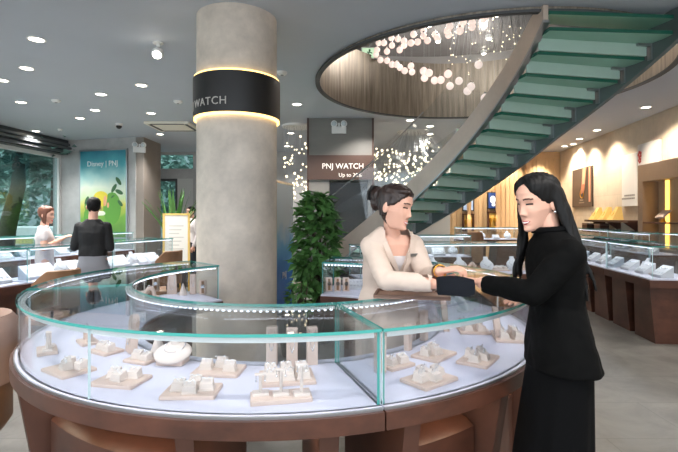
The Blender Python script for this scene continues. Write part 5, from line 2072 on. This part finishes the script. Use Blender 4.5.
mb.build('hair_clip', black_p, t, True)
MB().tube([LWr + fl_ * .014 + V((.030 * math.cos(a), 0, .030 * math.sin(a))) for a in [2 * PI * k / 20 for k in range(20)]], .003, 6, closed=True).build('bracelet', gold, t, True)

# black velvet pad held between the two
vp = MB()
rings = []
for k in range(11):
    s = k / 10
    x = .440 + .138 * s
    y = 2.055 - .085 * s
    top = 1.222 + .010 * math.sin(PI * s) - .0 * s
    bot = 1.150 + .004 * math.sin(PI * s) + .028 * max(0, s - .75) * 4 * .6
    rings.append([(x, y - .014 - .012 * math.sin(PI * s), bot), (x, y + .014, bot + .006), (x, y + .03, top), (x, y + .0, top + .006), (x, y - .02 - .012 * math.sin(PI * s), top - .012)])
o = vp.loft(rings).build('velvet_cloth', velvet, None, 70)
tag(o, 'folded black velvet cloth held under the hands between the two women', 'cloth')


# ------------------------------------------------ people further back
def figure(loc, rz, hgt, label, top_m, leg_m, hair_m, long_hair=False, sleeves=1., arms=None, hd=(0, 1, -.05), top_end=.86, voxel=.009, curly=.011):
    """standing person; own frame: y forward, x to the right"""
    s = hgt / 1.72
    t = thing('person', label, 'person', loc, rz)
    W = WM[t] @ Matrix.Scale(s, 4)
    fwd = (0, 1)
    arms = arms or {}
    Lp = arms.get('L', [(-.162, 0, 1.375), (-.225, -.03, 1.12), (-.20, .07, .88)])
    Rp = arms.get('R', [(.162, 0, 1.375), (.225, -.03, 1.12), (.20, .07, .88)])
    b = MB()
    limb(b, [(0, -.01, 1.40), (0, 0, 1.48), (0, .01, 1.56)], [.058, .052, .05], 14)
    torso(b, [((0, 0, .84), .10, .15), ((0, 0, .98), .105, .16), ((0, .0, 1.12), .085, .13), ((0, 0, 1.3), .1, .15), ((0, -.005, 1.39), .07, .145), ((0, -.01, 1.45), .05, .08)], fwd)
    for x in (-.09, .09):
        limb(b, [(x, 0, .88), (x, .01, .48), (x, -.02, .09)], [.085, .058, .04])
        limb(b, [(x, -.02, .045), (x, .13, .03)], [.04, .03])
    for q, sd in ((Lp, -1), (Rp, 1)):
        limb(b, q, [.05, .04, .027])
        f = (V(q[2]) - V(q[1])).normalized()
        hand(b, V(q[2]) + f * .01, f, (-sd * .8, 0, -.6) if abs(f.z) > .7 else (0, 0, -1), -sd if abs(f.z) > .7 else sd, (.3, .35, .4, .4), 1.)
    b.v = [W @ p for p in b.v]
    Mh = W @ head_frame(V((0, .02, 1.605)), hd, (0, 0, 1), .98)
    put(body_mesh(b, Mh, voxel * .7, 0, 72, 56), 'body', t)
    c = MB()
    torso(c, [((0, 0, top_end), .118, .160), ((0, 0, max(.99, top_end + .03)), .115, .158), ((0, 0, 1.15), .105, .148), ((0, 0, 1.3), .115, .168), ((0, -.005, 1.385), .088, .165), ((0, -.01, 1.43), .066, .11), ((0, -.008, 1.465), .06, .068)], fwd)
    for q in (Lp, Rp):
        q = [V(p) for p in q]
        if sleeves < 1:
            q[1] = q[0].lerp(q[1], sleeves)
            limb(c, q[:2], [.06, .06])
        else:
            q[2] = q[1].lerp(q[2], .96)
            limb(c, q, [.058, .052, .04])
    c.v = [W @ p for p in c.v]
    put(merged(c, top_m, voxel, 4, push=cloth_push(14, .006)), 'shirt', t)
    g = MB()
    torso(g, [((0, 0, .80), .115, .165), ((0, 0, .90), .118, .168), ((0, 0, max(1.0, top_end + .03)), .108, .15)], fwd)
    for x in (-.092, .092):
        limb(g, [(x, 0, .86), (x, .01, .48), (x, -.015, .1)], [.098, .078, .068])
    g.v = [W @ p for p in g.v]
    put(merged(g, leg_m, voxel, 4), 'trousers', t)
    for x in (-.09, .09):
        mb = MB().ell((x, .05, .035), (.048, .135, .045), 16, 10).box(x - .045, x + .045, -.08, .17, 0.002, .02)
        mb.v = [W @ p for p in mb.v]
        mb.build('shoe', black_p, t, True)
    h = MB()
    hair_cap(h, Mh, curly, nape=0 if long_hair else .035)
    if long_hair:
        for k in range(36):
            a = math.radians(78 + 204 * k / 35)
            p0 = Mh @ head_point(a, .08, .006, 0)
            p1 = Mh @ head_point(a, 0, .018, 0)
            p2 = Mh @ (head_point(a, -.10, .03, 0))
            p3 = Mh @ (head_point(a, -.11, .03, 0) + V((0, -.01, -.075 + .02 * math.sin(k * 2.1))))
            strand(h, bez(p0, p1, p2, p3, 8), .014, .008, 8)
    put(merged(h, hair_m, .007, 2, push=lambda co, n: co + n * .003 * noise.noise(co * 40)), 'hair', t)
    return t


figure((-2.95, 5.52, 0), .18, 1.72, 'man in a black shirt and grey trousers seen from behind at the left showcase', black_shirt, grey_cloth, hair_black,
       arms={'L': [(-.15, 0, 1.375), (-.205, .0, 1.13), (-.20, .2, 1.17)], 'R': [(.15, 0, 1.375), (.19, .0, 1.12), (.13, .18, 1.18)]}, hd=(-.25, 1, -.12), top_end=1.02)
figure((-3.84, 6.0, 0), -1.05, 1.62, 'woman with shoulder length auburn hair in a white blouse by the window', white_cloth, white_cloth, hair_aub, True, .42,
       arms={'L': [(-.162, 0, 1.375), (-.21, .02, 1.16), (-.06, .2, 1.27)], 'R': [(.162, 0, 1.375), (.21, .0, 1.16), (.06, .22, 1.28)]}, hd=(.35, 1, -.12), curly=.019)
figure((-3.17, 9.9, 0), 2.4, 1.70, 'person in a white shirt half hidden behind the left edge of the column', white_cloth, mat('navy_cloth', '#23262e', .8), hair_black)
# ================================================================== camera, sky, exposure
cam = bpy.data.cameras.new('camera')
cam.sensor_width = 36
cam.lens = F / 678 * 36
cam.shift_y = -(226 - Y0) / 678
cam.clip_start = .05
co = bpy.data.objects.new('camera', cam)
co.location = (0, 0, H)
co.rotation_euler = (PI / 2, 0, 0)
COL.objects.link(co)
SC.camera = co
sl = bpy.data.lights.new('sun', 'SUN'); sl.energy = 2.2; sl.angle = .3; sl.color = (1, .97, .92)
so = bpy.data.objects.new('sun', sl); so.rotation_euler = (math.radians(22), math.radians(-14), 0); so.location = (0, 0, 12); COL.objects.link(so)
w = bpy.data.worlds.new('sky'); SC.world = w; w.use_nodes = True
bg = w.node_tree.nodes['Background']
bg.inputs[0].default_value = (*lin('#dfe9f2'), 1)
bg.inputs[1].default_value = 1.9
SC.view_settings.view_transform = 'Standard'
SC.view_settings.look = 'None'
SC.view_settings.gamma = 1
SC.view_settings.use_curve_mapping = False
SC.view_settings.exposure = 0.9
cy = SC.cycles
cy.max_bounces = 8
cy.diffuse_bounces = 4
cy.glossy_bounces = 4
cy.transparent_max_bounces = 40
cy.transmission_bounces = 6
cy.sample_clamp_indirect = 4
cy.caustics_reflective = False
cy.caustics_refractive = False
cy.use_denoising = True
try:
    cy.denoiser = 'OPENIMAGEDENOISE'
except Exception:
    pass
